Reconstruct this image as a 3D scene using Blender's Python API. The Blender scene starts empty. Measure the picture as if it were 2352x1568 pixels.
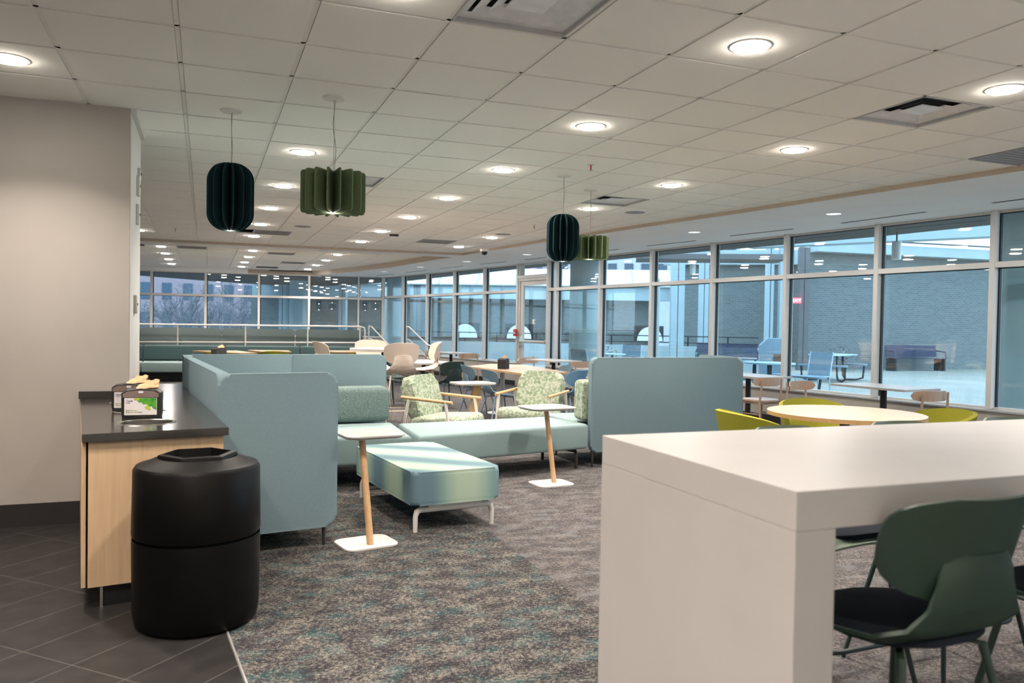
import bpy, bmesh, math, random
from math import sin, cos, pi, radians, hypot, atan2
from mathutils import Vector, Matrix
random.seed(7)
SC = bpy.context.scene
COL = SC.collection
# ------------------------------------------------------------------ camera
F_PX, YAW, PITCH, ROLL = 1839.92, .3666, -.0211, .0164
CAM = (0.1393, -4.3379, 1.4025)
def cam_matrix():
    fwd = Vector((sin(YAW)*cos(PITCH), cos(YAW)*cos(PITCH), sin(PITCH)))
    r = Vector((cos(YAW), -sin(YAW), 0)); u = r.cross(fwd)
    r2 = cos(ROLL)*r + sin(ROLL)*u; u2 = -sin(ROLL)*r + cos(ROLL)*u
    m = Matrix((r2, u2, -fwd)).transposed().to_4x4()
    m.translation = Vector(CAM); return m
cd = bpy.data.cameras.new('camera'); cam = bpy.data.objects.new('camera', cd); COL.objects.link(cam)
cam.matrix_world = cam_matrix(); cd.sensor_width = 36; cd.lens = 36*F_PX/2352
cd.clip_start = .05; cd.clip_end = 400
cd.dof.use_dof = True; cd.dof.focus_distance = 6.5; cd.dof.aperture_fstop = 3.2
SC.camera = cam
# ------------------------------------------------------------------ world + exposure
SKY, SKYC = 2.3, (.58, .79, 1.0, 1)
wd = bpy.data.worlds.new('overcast_dusk'); SC.world = wd; wd.use_nodes = True
wn = wd.node_tree; bg = wn.nodes['Background']
tc = wn.nodes.new('ShaderNodeTexCoord'); sx = wn.nodes.new('ShaderNodeSeparateXYZ')
rp = wn.nodes.new('ShaderNodeValToRGB'); wn.links.new(tc.outputs['Generated'], sx.inputs[0]); wn.links.new(sx.outputs['Z'], rp.inputs[0])
rp.color_ramp.elements[0].color = (.24, .33, .42, 1); rp.color_ramp.elements[0].position = .0
rp.color_ramp.elements[1].color = SKYC; rp.color_ramp.elements[1].position = .12
wn.links.new(rp.outputs[0], bg.inputs[0]); bg.inputs[1].default_value = SKY
SC.view_settings.view_transform = 'Standard'; SC.view_settings.look = 'None'
SC.view_settings.gamma = 1; SC.view_settings.use_curve_mapping = False
SC.view_settings.exposure = 0.95
LAMP_W = 17.5
LAMP_C = (1.0, .87, .77)
HC = 2.85            # main ceiling
HS = 2.805           # soffit
H2 = 2.93            # far recess
T = .6096
# ------------------------------------------------------------------ materials
def new_mat(name):
    m = bpy.data.materials.new(name); m.use_nodes = True
    return m, m.node_tree, m.node_tree.nodes['Principled BSDF']
def lk(nt, a, b): nt.links.new(a, b)
def node(nt, t, **kw):
    n = nt.nodes.new(t)
    for k, v in kw.items(): setattr(n, k, v)
    return n
def coords(nt, scale=(1, 1, 1), kind='Object', rot=0, loc=(0, 0, 0)):
    t = node(nt, 'ShaderNodeTexCoord'); m = node(nt, 'ShaderNodeMapping')
    m.inputs['Scale'].default_value = scale; m.inputs['Rotation'].default_value = (0, 0, rot); m.inputs['Location'].default_value = loc
    lk(nt, t.outputs[kind], m.inputs[0]); return m.outputs[0]
def noise(nt, vec, s, detail=3, rough=.5):
    n = node(nt, 'ShaderNodeTexNoise'); n.inputs['Scale'].default_value = s; n.inputs['Detail'].default_value = detail
    n.inputs['Roughness'].default_value = rough; lk(nt, vec, n.inputs['Vector']); return n.outputs['Fac']
def ramp(nt, fac, stops):
    r = node(nt, 'ShaderNodeValToRGB'); e = r.color_ramp.elements
    while len(e) < len(stops): e.new(.5)
    for i, (p, c) in enumerate(stops):
        e[i].position = p; e[i].color = (*c, 1) if len(c) == 3 else c
    lk(nt, fac, r.inputs[0]); return r.outputs[0]
def mix(nt, fac, a, b):
    m = node(nt, 'ShaderNodeMix', data_type='RGBA')
    for s, v in ((0, fac), (6, a), (7, b)):
        if hasattr(v, 'is_linked'): lk(nt, v, m.inputs[s])
        else: m.inputs[s].default_value = v if s == 0 else ((*v, 1) if len(v) == 3 else v)
    return m.outputs[2]
def bump(nt, b, h, strength=.2, dist=.002):
    n = node(nt, 'ShaderNodeBump'); n.inputs['Strength'].default_value = strength; n.inputs['Distance'].default_value = dist
    lk(nt, h, n.inputs['Height']); lk(nt, n.outputs[0], b.inputs['Normal'])
def mat(name, c, rough=.5, metal=0, var=.08, vs=12, bs=0, bst=.15, spec=.5, sheen=0):
    m, nt, b = new_mat(name)
    v = coords(nt); n = noise(nt, v, vs, 4)
    lo = tuple(x*(1-var) for x in c); hi = tuple(min(1, x*(1+var)) for x in c)
    lk(nt, ramp(nt, n, [(.3, lo), (.7, hi)]), b.inputs['Base Color'])
    b.inputs['Roughness'].default_value = rough; b.inputs['Metallic'].default_value = metal
    b.inputs['Specular IOR Level'].default_value = spec
    if sheen: b.inputs['Sheen Weight'].default_value = sheen
    if bs: bump(nt, b, noise(nt, v, bs, 2), bst)
    return m
def fabric(name, c, c2=None, s=420, rough=.92, mottle=0, mc=None, ms=18, blotch=0):
    m, nt, b = new_mat(name); v = coords(nt)
    n = noise(nt, v, s, 2); c2 = c2 or tuple(x*.72 for x in c)
    col = ramp(nt, n, [(.36, c2), (.62, c)])
    if mottle:
        n2 = noise(nt, v, ms, 8, .78); w = ramp(nt, n2, [(.5-mottle, (0, 0, 0)), (.5+mottle, (1, 1, 1))])
        col = mix(nt, w, col, mc)
    lk(nt, col, b.inputs['Base Color']); b.inputs['Roughness'].default_value = rough
    b.inputs['Specular IOR Level'].default_value = .2
    bump(nt, b, n, .35, .0012); return m
def wood(name, c, c2, s=1.0, axis=2, rough=.45):
    m, nt, b = new_mat(name); sc = [26*s]*3; sc[axis] = 1.6*s
    v = coords(nt, tuple(sc)); n = noise(nt, v, 3, 6, .6)
    lk(nt, ramp(nt, n, [(.3, c2), (.68, c)]), b.inputs['Base Color']); b.inputs['Roughness'].default_value = rough
    bump(nt, b, n, .06); return m
def emit(name, c, st):
    m, nt, b = new_mat(name); b.inputs['Base Color'].default_value = (*c, 1)
    b.inputs['Emission Color'].default_value = (*c, 1); b.inputs['Emission Strength'].default_value = st; return m

M = {}
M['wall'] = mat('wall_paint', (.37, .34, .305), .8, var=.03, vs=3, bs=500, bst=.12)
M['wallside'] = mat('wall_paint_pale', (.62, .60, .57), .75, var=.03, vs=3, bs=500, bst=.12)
M['tile'] = mat('ceiling_tile', (.96, .925, .865), .95, var=.04, vs=240, bs=700, bst=.3, spec=.2)
M['tee'] = mat('ceiling_tee', (.90, .87, .82), .6, var=.02)
M['soffit'] = mat('soffit_paint', (.93, .93, .93), .85, var=.02, vs=2)
M['seam'] = mat('ceiling_reveal_shadow_gap', (.16, .13, .10), .9)
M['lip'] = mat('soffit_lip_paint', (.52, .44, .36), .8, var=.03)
M['basedark'] = mat('dark_baseboard', (.018, .016, .015), .55, var=.1)
M['whitewall'] = mat('white_wall_paint', (.82, .80, .76), .8, var=.02)
M['bouncetile'] = mat('pale_bounce_floor', (.62, .60, .56), .4, var=.05)
M['sillwall'] = mat('sill_wall_paint', (.50, .46, .41), .8, var=.03)
M['frame'] = mat('window_frame_paint', (.66, .64, .61), .45, var=.03, vs=4)
M['gasket'] = mat('black_gasket', (.008, .012, .016), .5)
M['ledge'] = mat('sill_ledge', (.42, .42, .42), .4)
M['panel'] = fabric('blue_grey_wool', (.195, .275, .305), (.14, .205, .23))
M['seat'] = fabric('sage_wool', (.25, .335, .335), (.19, .265, .265))
M['cushion'] = fabric('sage_melange', (.20, .265, .25), (.07, .105, .10), s=170)
M['patcush'] = fabric('leaf_weave', (.21, .28, .18), (.165, .23, .14), mottle=.05, mc=(.44, .47, .385), ms=30)
M['divider'] = fabric('booth_grey_green', (.15, .19, .19), (.11, .145, .145))
M['banq'] = fabric('banquette_green', (.07, .115, .118), (.05, .082, .084))
M['white'] = mat('white_laminate', (.475, .455, .435), .38, var=.02, vs=6)
M['whitemetal'] = mat('white_powdercoat', (.62, .59, .56), .4, var=.02)
M['oak'] = wood('oak', (.62, .40, .21), (.46, .27, .13))
M['oakx'] = wood('oak_flat', (.52, .39, .27), (.44, .31, .20), axis=0, rough=.35)
M['oakedge'] = wood('oak_edge', (.55, .34, .16), (.42, .24, .10), axis=0)
M['ash'] = wood('pale_ash', (.50, .35, .25), (.40, .26, .18))
M['cab'] = wood('maple_veneer', (.55, .39, .24), (.47, .325, .19), .6)
M['counter'] = mat('dark_quartz', (.030, .027, .025), .16, var=.25, vs=260)
M['bin'] = mat('black_plastic', (.003, .0027, .0025), .42, var=.1, bs=300, bst=.03, spec=.16)
M['black'] = mat('black_powdercoat', (.014, .014, .015), .45)
M['bronze'] = mat('dark_bronze_legs', (.045, .040, .036), .4, metal=.4)
M['steel'] = mat('brushed_steel', (.62, .60, .57), .22, metal=1, var=.06, vs=40)
M['alu'] = mat('satin_aluminium', (.66, .64, .61), .35, metal=.7, var=.04)
M['beige'] = mat('beige_plastic', (.60, .50, .42), .5, var=.02)
M['green'] = mat('shaded_green_plastic', (.030, .056, .041), .45, var=.04)  # stool green darkened, the shade by the table is in the colour
M['greenlit'] = mat('lit_green_plastic', (.21, .28, .21), .5, var=.03)  # same stool green made paler, light from above is in the colour
M['dgreen'] = mat('deep_green_plastic', (.030, .055, .050), .42, var=.04)
M['blue'] = mat('slate_blue_plastic', (.13, .21, .27), .45, var=.04)
M['bluelt'] = mat('bright_blue_plastic', (.13, .27, .40), .45, var=.04)
M['darkpad'] = fabric('navy_seat_pad', (.020, .026, .036), (.012, .016, .022))
M['yellow'] = fabric('chartreuse_felt', (.27, .265, .030), (.21, .205, .022))
M['felt_teal'] = fabric('dark_teal_felt', (.006, .030, .036), (.004, .018, .022), s=300)
M['felt_green'] = fabric('moss_green_felt', (.14, .185, .10), (.095, .13, .065), s=300)
M['lens'] = emit('downlight_lens', (1, .93, .84), 62)
M['lensoff'] = emit('soffit_lens', (.80, .84, .90), .55)
M['led'] = emit('pendant_led', (1, .95, .85), 40)
M['ring'] = mat('white_trim_ring', (.75, .71, .66), .5)
M['grille'] = mat('grey_grille', (.30, .29, .30), .5, var=.05)
M['vent'] = mat('vent_metal', (.78, .78, .80), .4)
M['lensframe'] = mat('vent_frame_paint', (.50, .49, .49), .5, var=.03)
M['dark'] = mat('dark_void', (.02, .02, .022), .8)
M['kraft'] = mat('kraft_napkin', (.52, .33, .18), .85, var=.06)
M['smoke'] = mat('smoky_plastic', (.20, .15, .13), .25, var=.1)
M['card'] = mat('white_card', (.70, .66, .66), .5, var=.02)
M['leaf'] = fabric('leaf_print', (.10, .36, .03), (.04, .22, .05), s=30, rough=.5)
M['leafy'] = mat('lime_print', (.42, .48, .04), .5)
M['ink'] = mat('navy_ink', (.03, .03, .12), .5)
M['inkg'] = mat('green_ink', (.28, .36, .08), .5)
M['cord'] = mat('pale_cord', (.42, .38, .34), .6)
M['red'] = mat('red_plastic', (.55, .02, .03), .4)
M['paper'] = mat('sticker_white', (.8, .85, .85), .5)
M['brown'] = mat('brown_overhang', (.055, .045, .042), .8)
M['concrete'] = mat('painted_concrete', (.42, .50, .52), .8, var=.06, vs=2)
M['concretedark'] = mat('dark_concrete', (.16, .15, .15), .85, var=.08, vs=3)  # dark grey concrete for the piers and canopy slab
M['patio'] = mat('patio_slab', (.32, .30, .255), .75, var=.10, vs=.5)
M['roofw'] = mat('white_vault_roof', (.92, .92, .90), .4, var=.02)
M['bluemet'] = mat('blue_bench_steel', (.014, .022, .075), .35)
M['rust'] = mat('brown_slats', (.13, .07, .05), .6)
M['greymet'] = mat('grey_mesh_metal', (.20, .28, .34), .5)
M['tabwht'] = mat('patio_table_top', (.48, .62, .70), .3)
M['bark'] = mat('bark', (.09, .08, .08), .9)
M['twig'] = mat('twigs', (.17, .16, .17), .9)
M['stone'] = mat('pale_stone', (.62, .60, .60), .9, var=.06, vs=1)
M['glassdark'] = mat('far_window', (.06, .10, .14), .2)
M['hedge'] = mat('scrub', (.24, .24, .26), .95, var=.3)
M['asph'] = mat('asphalt', (.14, .16, .18), .9)
M['exitred'] = emit('exit_sign_face', (1, .05, .07), 2.6)
M['exitlet'] = emit('exit_letters', (1, .55, .6), 2.6)
def brickmat(name, c1, c2, cm, sx=1., w=.21, h=.075):
    m, nt, b = new_mat(name); t = node(nt, 'ShaderNodeTexCoord'); s = node(nt, 'ShaderNodeSeparateXYZ'); k = node(nt, 'ShaderNodeCombineXYZ')
    lk(nt, t.outputs['Object'], s.inputs[0]); lk(nt, s.outputs['X'], k.inputs['X']); lk(nt, s.outputs['Z'], k.inputs['Y'])
    br = node(nt, 'ShaderNodeTexBrick'); lk(nt, k.outputs[0], br.inputs['Vector'])
    br.inputs['Scale'].default_value = sx; br.inputs['Brick Width'].default_value = w; br.inputs['Row Height'].default_value = h
    br.inputs['Mortar Size'].default_value = .008
    for q, c in (('Color1', c1), ('Color2', c2), ('Mortar', cm)): br.inputs[q].default_value = (*c, 1)
    lk(nt, br.outputs['Color'], b.inputs['Base Color']); b.inputs['Roughness'].default_value = .9; return m
M['brick'] = brickmat('grey_brick', (.175, .19, .185), (.13, .145, .142), (.25, .26, .25))
M['brickr'] = brickmat('reddish_brick', (.40, .28, .30), (.34, .23, .25), (.44, .36, .36))
# ottoman gradient
m, nt, b = new_mat('gradient_upholstery'); M['grad'] = m
v = coords(nt); wv = node(nt, 'ShaderNodeTexWave', wave_type='BANDS', bands_direction='DIAGONAL'); lk(nt, coords(nt, (1.0, 1.15, .05)), wv.inputs['Vector'])
wv.inputs['Scale'].default_value = .9; wv.inputs['Distortion'].default_value = 1.6; wv.inputs['Detail'].default_value = 0; wv.inputs['Phase Offset'].default_value = 2.2
lk(nt, ramp(nt, wv.outputs['Fac'], [(.08, (.125, .20, .24)), (.45, (.22, .34, .31)), (.9, (.38, .48, .37))]), b.inputs['Base Color'])
b.inputs['Roughness'].default_value = .9; b.inputs['Specular IOR Level'].default_value = .2; bump(nt, b, noise(nt, v, 420, 2), .3, .001)
# carpet
def carpet(name, light, darkc, teal, th):
    m, nt, b = new_mat(name)
    big = noise(nt, coords(nt, (1, 1.5, 1), rot=.35), 7, 5, .6)
    mid = noise(nt, coords(nt, (1, 1.6, 1), rot=.35), 48, 5, .75)
    fine = noise(nt, coords(nt, (1, 1.7, 1), rot=.35), 170, 3, .7)
    a = node(nt, 'ShaderNodeMath', operation='MULTIPLY_ADD'); lk(nt, big, a.inputs[0]); a.inputs[1].default_value = .5
    a2 = node(nt, 'ShaderNodeMath', operation='MULTIPLY'); lk(nt, mid, a2.inputs[0]); a2.inputs[1].default_value = 1.2; lk(nt, a2.outputs[0], a.inputs[2])
    c = node(nt, 'ShaderNodeMath', operation='MULTIPLY_ADD'); lk(nt, fine, c.inputs[0]); c.inputs[1].default_value = 1.15; lk(nt, a.outputs[0], c.inputs[2])
    d = node(nt, 'ShaderNodeMath', operation='MULTIPLY'); lk(nt, c.outputs[0], d.inputs[0]); d.inputs[1].default_value = 1/3.
    f = ramp(nt, d.outputs[0], [(th-.024, (0, 0, 0)), (th+.024, (1, 1, 1))])
    tn = noise(nt, coords(nt, (1, 1.6, 1), loc=(4, 2, 0)), 5.5, 3, .6)
    dk = mix(nt, ramp(nt, tn, [(.50, (0, 0, 0)), (.66, (1, 1, 1))]), darkc, teal)
    col = mix(nt, f, dk, light)
    lk(nt, col, b.inputs['Base Color']); b.inputs['Roughness'].default_value = .97; b.inputs['Specular IOR Level'].default_value = .1
    bump(nt, b, fine, .5, .004); return m
M['carpet_teal'] = carpet('mottled_teal_carpet', (.205, .190, .163), (.020, .019, .024), (.014, .046, .052), .499)
M['carpet_grey'] = carpet('mottled_greige_carpet', (.180, .165, .152), (.046, .042, .046), (.095, .10, .105), .497)
# diagonal dark floor tile
m, nt, b = new_mat('dark_slate_tile'); M['slate'] = m
t = node(nt, 'ShaderNodeTexCoord'); s = node(nt, 'ShaderNodeSeparateXYZ'); lk(nt, t.outputs['Object'], s.inputs[0])
def mth(op, a, bb):
    n = node(nt, 'ShaderNodeMath', operation=op)
    for i, q in enumerate((a, bb)):
        if hasattr(q, 'is_linked'): lk(nt, q, n.inputs[i])
        else: n.inputs[i].default_value = q
    return n.outputs[0]
d1 = mth('SUBTRACT', s.outputs['Y'], s.outputs['X']); d2 = mth('ADD', s.outputs['Y'], s.outputs['X'])
def line(d, off, per):
    q = mth('PINGPONG', mth('SUBTRACT', d, off), per/2); return mth('LESS_THAN', q, .0042)
g = mth('MAXIMUM', line(d1, .051, .4195), line(d2, -.206, .862))
n0 = noise(nt, t.outputs['Object'], 9, 5)
lk(nt, mix(nt, g, ramp(nt, n0, [(.3, (.014, .013, .013)), (.7, (.022, .0205, .020))]), (.06, .056, .052)), b.inputs['Base Color'])
b.inputs['Roughness'].default_value = .45; b.inputs['Specular IOR Level'].default_value = .22; bump(nt, b, noise(nt, t.outputs['Object'], 60, 4), .1)
# glass: thin coated pane, mirror by Fresnel over a tinted see-through
def glass(name, tint, ior):
    m = bpy.data.materials.new(name); m.use_nodes = True; nt = m.node_tree; nt.nodes.clear()
    o = node(nt, 'ShaderNodeOutputMaterial'); mx = node(nt, 'ShaderNodeMixShader'); tr = node(nt, 'ShaderNodeBsdfTransparent')
    gl = node(nt, 'ShaderNodeBsdfGlossy'); tr.inputs[0].default_value = (*tint, 1); gl.inputs['Roughness'].default_value = 0.0; gl.inputs['Color'].default_value = (1, .95, .88, 1)
    # Schlick reflectance of both faces of the pane, the same seen from inside and outside
    geo = node(nt, 'ShaderNodeNewGeometry'); dt = node(nt, 'ShaderNodeVectorMath', operation='DOT_PRODUCT')
    lk(nt, geo.outputs['Normal'], dt.inputs[0]); lk(nt, geo.outputs['Incoming'], dt.inputs[1])
    def mt_(op, x, y):
        n = node(nt, 'ShaderNodeMath', operation=op)
        for i, q in enumerate((x, y)):
            if hasattr(q, 'is_linked'): lk(nt, q, n.inputs[i])
            else: n.inputs[i].default_value = q
        return n.outputs[0]
    c = mt_('SUBTRACT', 1.0, mt_('ABSOLUTE', dt.outputs['Value'], 0)); r0 = ((ior-1)/(ior+1))**2*2
    f = mt_('ADD', mt_('MULTIPLY', mt_('POWER', c, 5.0), 1-r0), r0)
    lk(nt, f, mx.inputs[0]); lk(nt, tr.outputs[0], mx.inputs[1]); lk(nt, gl.outputs[0], mx.inputs[2]); lk(nt, mx.outputs[0], o.inputs[0]); return m
M['glass'] = glass('window_glass', (.84, .93, .96), 1.55)
# ------------------------------------------------------------------ mesh helpers
class MB:
    def __init__(s): s.b = bmesh.new()
    def box(s, c, d, rz=0, bev=0, seg=2, R=None):
        g = bmesh.ops.create_cube(s.b, size=1); vs = g['verts']
        bmesh.ops.scale(s.b, vec=d, verts=vs)
        if bev:
            es = list({e for v in vs for e in v.link_edges})
            r = bmesh.ops.bevel(s.b, geom=es, offset=bev, segments=seg, affect='EDGES', profile=.5)
            vs = list({v for f in r['faces'] for v in f.verts} | {v for v in vs if v.is_valid})
        mm = Matrix.Translation(c) @ (R if R is not None else Matrix.Rotation(rz, 4, 'Z'))
        bmesh.ops.transform(s.b, matrix=mm, verts=vs); return s
    def bb(s, x0, y0, z0, x1, y1, z1, bev=0, seg=2): return s.box(((x0+x1)/2, (y0+y1)/2, (z0+z1)/2), (abs(x1-x0), abs(y1-y0), abs(z1-z0)), 0, bev, seg)
    def tube(s, pts, r, n=10, cap=True, closed=False):
        pts = [Vector(p) for p in pts]; N = len(pts); rs = r if isinstance(r, (list, tuple)) else [r]*N
        rings = []; up = None
        for i, p in enumerate(pts):
            if closed: t = (pts[(i+1) % N]-pts[i-1])
            else: t = (pts[min(i+1, N-1)]-pts[max(i-1, 0)])
            t.normalize()
            if up is None: up = Vector((0, 0, 1)) if abs(t.z) < .9 else Vector((1, 0, 0))
            a = t.cross(up)
            if a.length < 1e-4: a = t.cross(Vector((0, 1, 0)))
            a.normalize(); bb = t.cross(a).normalized(); up = -bb if bb.dot(up) < 0 else bb
            rings.append([s.b.verts.new(p + rs[i]*(cos(2*pi*k/n)*a + sin(2*pi*k/n)*up)) for k in range(n)])
        M_ = N if closed else N-1
        for i in range(M_):
            A, B = rings[i], rings[(i+1) % N]
            for k in range(n):
                try: s.b.faces.new((A[k], A[(k+1) % n], B[(k+1) % n], B[k]))
                except ValueError: pass
        if cap and not closed:
            s.b.faces.new(rings[0][::-1]); s.b.faces.new(rings[-1])
        return s
    def lathe(s, prof, n=32, c=(0, 0, 0), a0=0, a1=2*pi):
        full = abs(a1-a0-2*pi) < 1e-6; m = n if full else n+1; rings = []
        for r, z in prof:
            if r < 1e-6: rings.append([s.b.verts.new((c[0], c[1], c[2]+z))]*m)
            else: rings.append([s.b.verts.new((c[0]+r*cos(a0+(a1-a0)*k/n), c[1]+r*sin(a0+(a1-a0)*k/n), c[2]+z)) for k in range(m)])
        for A, B in zip(rings, rings[1:]):
            for k in range(n):
                q = [A[k], A[(k+1) % m], B[(k+1) % m], B[k]]; u = []
                for w in q:
                    if w not in u: u.append(w)
                if len(u) > 2:
                    try: s.b.faces.new(u)
                    except ValueError: pass
        return s
    def prism(s, poly, z0, z1, mtx=None, bev=0, seg=2):
        a = [s.b.verts.new((x, y, z0)) for x, y in poly]; b = [s.b.verts.new((x, y, z1)) for x, y in poly]; n = len(poly)
        f0 = s.b.faces.new(a[::-1]); f1 = s.b.faces.new(b)
        for i in range(n): s.b.faces.new((a[i], a[(i+1) % n], b[(i+1) % n], b[i]))
        vs = a+b
        if bev:
            r = bmesh.ops.bevel(s.b, geom=list(f0.edges)+list(f1.edges), offset=bev, segments=seg, affect='EDGES', profile=.5)
            vs = list({v for f in r['faces'] for v in f.verts} | {v for v in vs if v.is_valid})
        if mtx is not None: bmesh.ops.transform(s.b, matrix=mtx, verts=vs)
        return s
    def grid(s, fn, nu, nv, thick=0):
        g = [[s.b.verts.new(fn(i/nu, j/nv)) for i in range(nu+1)] for j in range(nv+1)]
        fs = [s.b.faces.new((g[j][i], g[j][i+1], g[j+1][i+1], g[j+1][i])) for j in range(nv) for i in range(nu)]
        if thick: bmesh.ops.recalc_face_normals(s.b, faces=fs); bmesh.ops.solidify(s.b, geom=fs, thickness=thick)
        return s
    def quad(s, *p):
        s.b.faces.new([s.b.verts.new(q) for q in p]); return s
    def build(s, name, m, parent=None, loc=None, rz=0, smooth=True, kind=None, ang=35):
        me = bpy.data.meshes.new(name); bmesh.ops.remove_doubles(s.b, verts=s.b.verts, dist=1e-5)
        bmesh.ops.recalc_face_normals(s.b, faces=s.b.faces); s.b.to_mesh(me); s.b.free()
        if m: me.materials.append(m if not isinstance(m, str) else M[m])
        if smooth:
            for p in me.polygons: p.use_smooth = True
            try: me.set_sharp_from_angle(angle=radians(ang))
            except Exception: pass
        o = bpy.data.objects.new(name, me); COL.objects.link(o)
        if parent: o.parent = parent
        if loc: o.location = loc
        if rz: o.rotation_euler.z = rz
        if kind: o['kind'] = kind
        return o
def rr(w, h, r, n=6, cx=0, cy=0):
    out = []; r = min(r, w/2-1e-4, h/2-1e-4)
    for qx, qy, a in ((1, 1, 0), (-1, 1, 90), (-1, -1, 180), (1, -1, 270)):
        for k in range(n+1):
            t = radians(a+90*k/n); out.append((cx+qx*(w/2-r)+r*cos(t), cy+qy*(h/2-r)+r*sin(t)))
    return out
def thing(name, label, cat, loc=(0, 0, 0), rz=0, group=None):
    o = bpy.data.objects.new(name, None); COL.objects.link(o); o.location = loc; o.rotation_euler = (0, 0, rz)
    o.empty_display_size = .1; o['label'] = label; o['category'] = cat
    if group: o['group'] = group
    return o
def tag(o, label, cat, group=None, kind=None):
    o['label'] = label; o['category'] = cat
    if group: o['group'] = group
    if kind: o['kind'] = kind
    return o
KIDS = {}
def copy_tree(o, parent=None):
    c = o.copy(); COL.objects.link(c)
    if parent: c.parent = parent
    for ch in list(o.children): copy_tree(ch, c)
    return c
def dup(o, loc, rz, label, group=None):
    c = copy_tree(o); c.location = loc; c.rotation_euler = (0, 0, rz); c['label'] = label
    if group: c['group'] = group
    return c
def recolor(o, table):
    for ch in o.children:
        if ch.type == 'MESH' and ch.name.split('.')[0] in table:
            ch.data = ch.data.copy(); ch.data.materials[0] = M[table[ch.name.split('.')[0]]]
        recolor(ch, table)
def text(s, size, m, parent, mtx, name='lettering', align='LEFT'):
    cu = bpy.data.curves.new(name, 'FONT'); cu.body = s; cu.size = size; cu.align_x = align; cu.extrude = .0004
    t = bpy.data.objects.new('tmp', cu); COL.objects.link(t)
    dg = bpy.context.evaluated_depsgraph_get(); me = bpy.data.meshes.new_from_object(t.evaluated_get(dg))
    bpy.data.objects.remove(t); me.materials.clear(); me.materials.append(M[m])
    o = bpy.data.objects.new(name, me); COL.objects.link(o); o.parent = parent; o.matrix_local = mtx; return o
RX = lambda a: Matrix.Rotation(a, 4, 'X'); RY = lambda a: Matrix.Rotation(a, 4, 'Y'); RZ = lambda a: Matrix.Rotation(a, 4, 'Z')
TR = lambda x, y, z: Matrix.Translation((x, y, z))

# ================================================================== ROOM SHELL
FAC = lambda k: Vector((8.705 - .199*k - .00665*k*k, 2.296 + 1.509*k + .00135*k*k))
FK = list(range(-7, 13)); FP = [FAC(k) for k in FK]
EDGE = [(7.45, -9.2), (7.28, -6), (7.05, -3), (6.92, -1.2), (6.74, .57), (6.55, 1.75), (6.3, 3.4), (5.92, 5.55), (5.5, 8.2), (5.13, 11.0), (5.07, 11.42)]
BACK0, BACK1 = Vector((-6.0, 22.0)), FP[-1]
# floors
mb = MB(); mb.bb(-8, -10, -.2, .2, 1.81, 0)
# floors follow the carpet line
mb = MB(); mb.bb(-8, -10, -.2, 9.6, -5.6, 0.001); mb.build('floor', 'bouncetile', kind='structure', smooth=False)  # unseen pale strip behind the camera, added to bounce light onto the ceiling
mb = MB(); mb.prism([(-8, -10), (1.18, -10), (.24, -.57), (-.05, 2.3), (-.35, 3.0), (-8, 3.0)], -.2, 0)
mb.build('floor', 'slate', kind='structure', smooth=False)
mb = MB(); mb.prism([(1.18, -10), (1.95, -10), (1.95, 22.2), (-8, 22.6), (-8, 3.0), (-.35, 3.0), (-.05, 2.3), (.24, -.57)], -.2, 0)
mb.build('floor', 'carpet_teal', kind='structure', smooth=False)
mb = MB(); mb.prism([(1.95, -10)] + [(p.x, p.y) for p in FP] + [(1.95, 22.2)], -.2, 0)
mb.build('floor', 'carpet_grey', kind='structure', smooth=False)
mb = MB(); a, b_ = Vector((1.187, -10, .0)), Vector((.247, -.57, .0))
mb.tube([a+Vector((0, 0, .001)), b_+Vector((0, 0, .001)), Vector((.03, 1.9, .001))], .005, 6); mb.build('trim_1', 'alu', kind='structure')
# ceiling tiles
def in_main(x, y):
    for (x0, y0), (x1, y1) in zip(EDGE, EDGE[1:]):
        if y0 <= y <= y1: return x < x0+(x1-x0)*(y-y0)/(y1-y0)+.05
    return False
VENTS = [(7, -1), (2, -2), (7, 6), (2, 6)]      # 4-way diffusers (tile indices)
GREYT = [(10, 0), (6, 15), (1, 15)]             # grey lay-in grilles
OPEN = []
mb = MB(); mt = MB()
MB().prism([(-8, -9.2)] + EDGE + [(-8, 12.0)], HC+.092, HC+.12).build('ceiling', 'seam', kind='structure', smooth=False)
for i in range(-14, 13):
    for j in range(-16, 20):
        x, y = i*T, j*T
        if y > 11.6 or not (in_main(x, y) or in_main(x, y+T)): continue
        if (i, j) in VENTS or (i, j) in GREYT: continue
        if x+T < -.35 and 1.81 < y+T and y < 2.6: pass
        g = .0140; mb.bb(x+g, y+g, HC, x+T-g, y+T-g, HC+.017)
mb.build('ceiling', 'tile', kind='structure', smooth=False)
for i in range(-14, 13):
    x = i*T; mt.bb(x-.012, -9.2, HC+.006, x+.012, 12, HC+.02)
for j in range(-15, 20):
    y = j*T; mt.bb(-8, y-.012, HC+.006, 7.6, y+.012, HC+.02)
mt.build('ceiling', 'tee', kind='structure', smooth=False)
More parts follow.
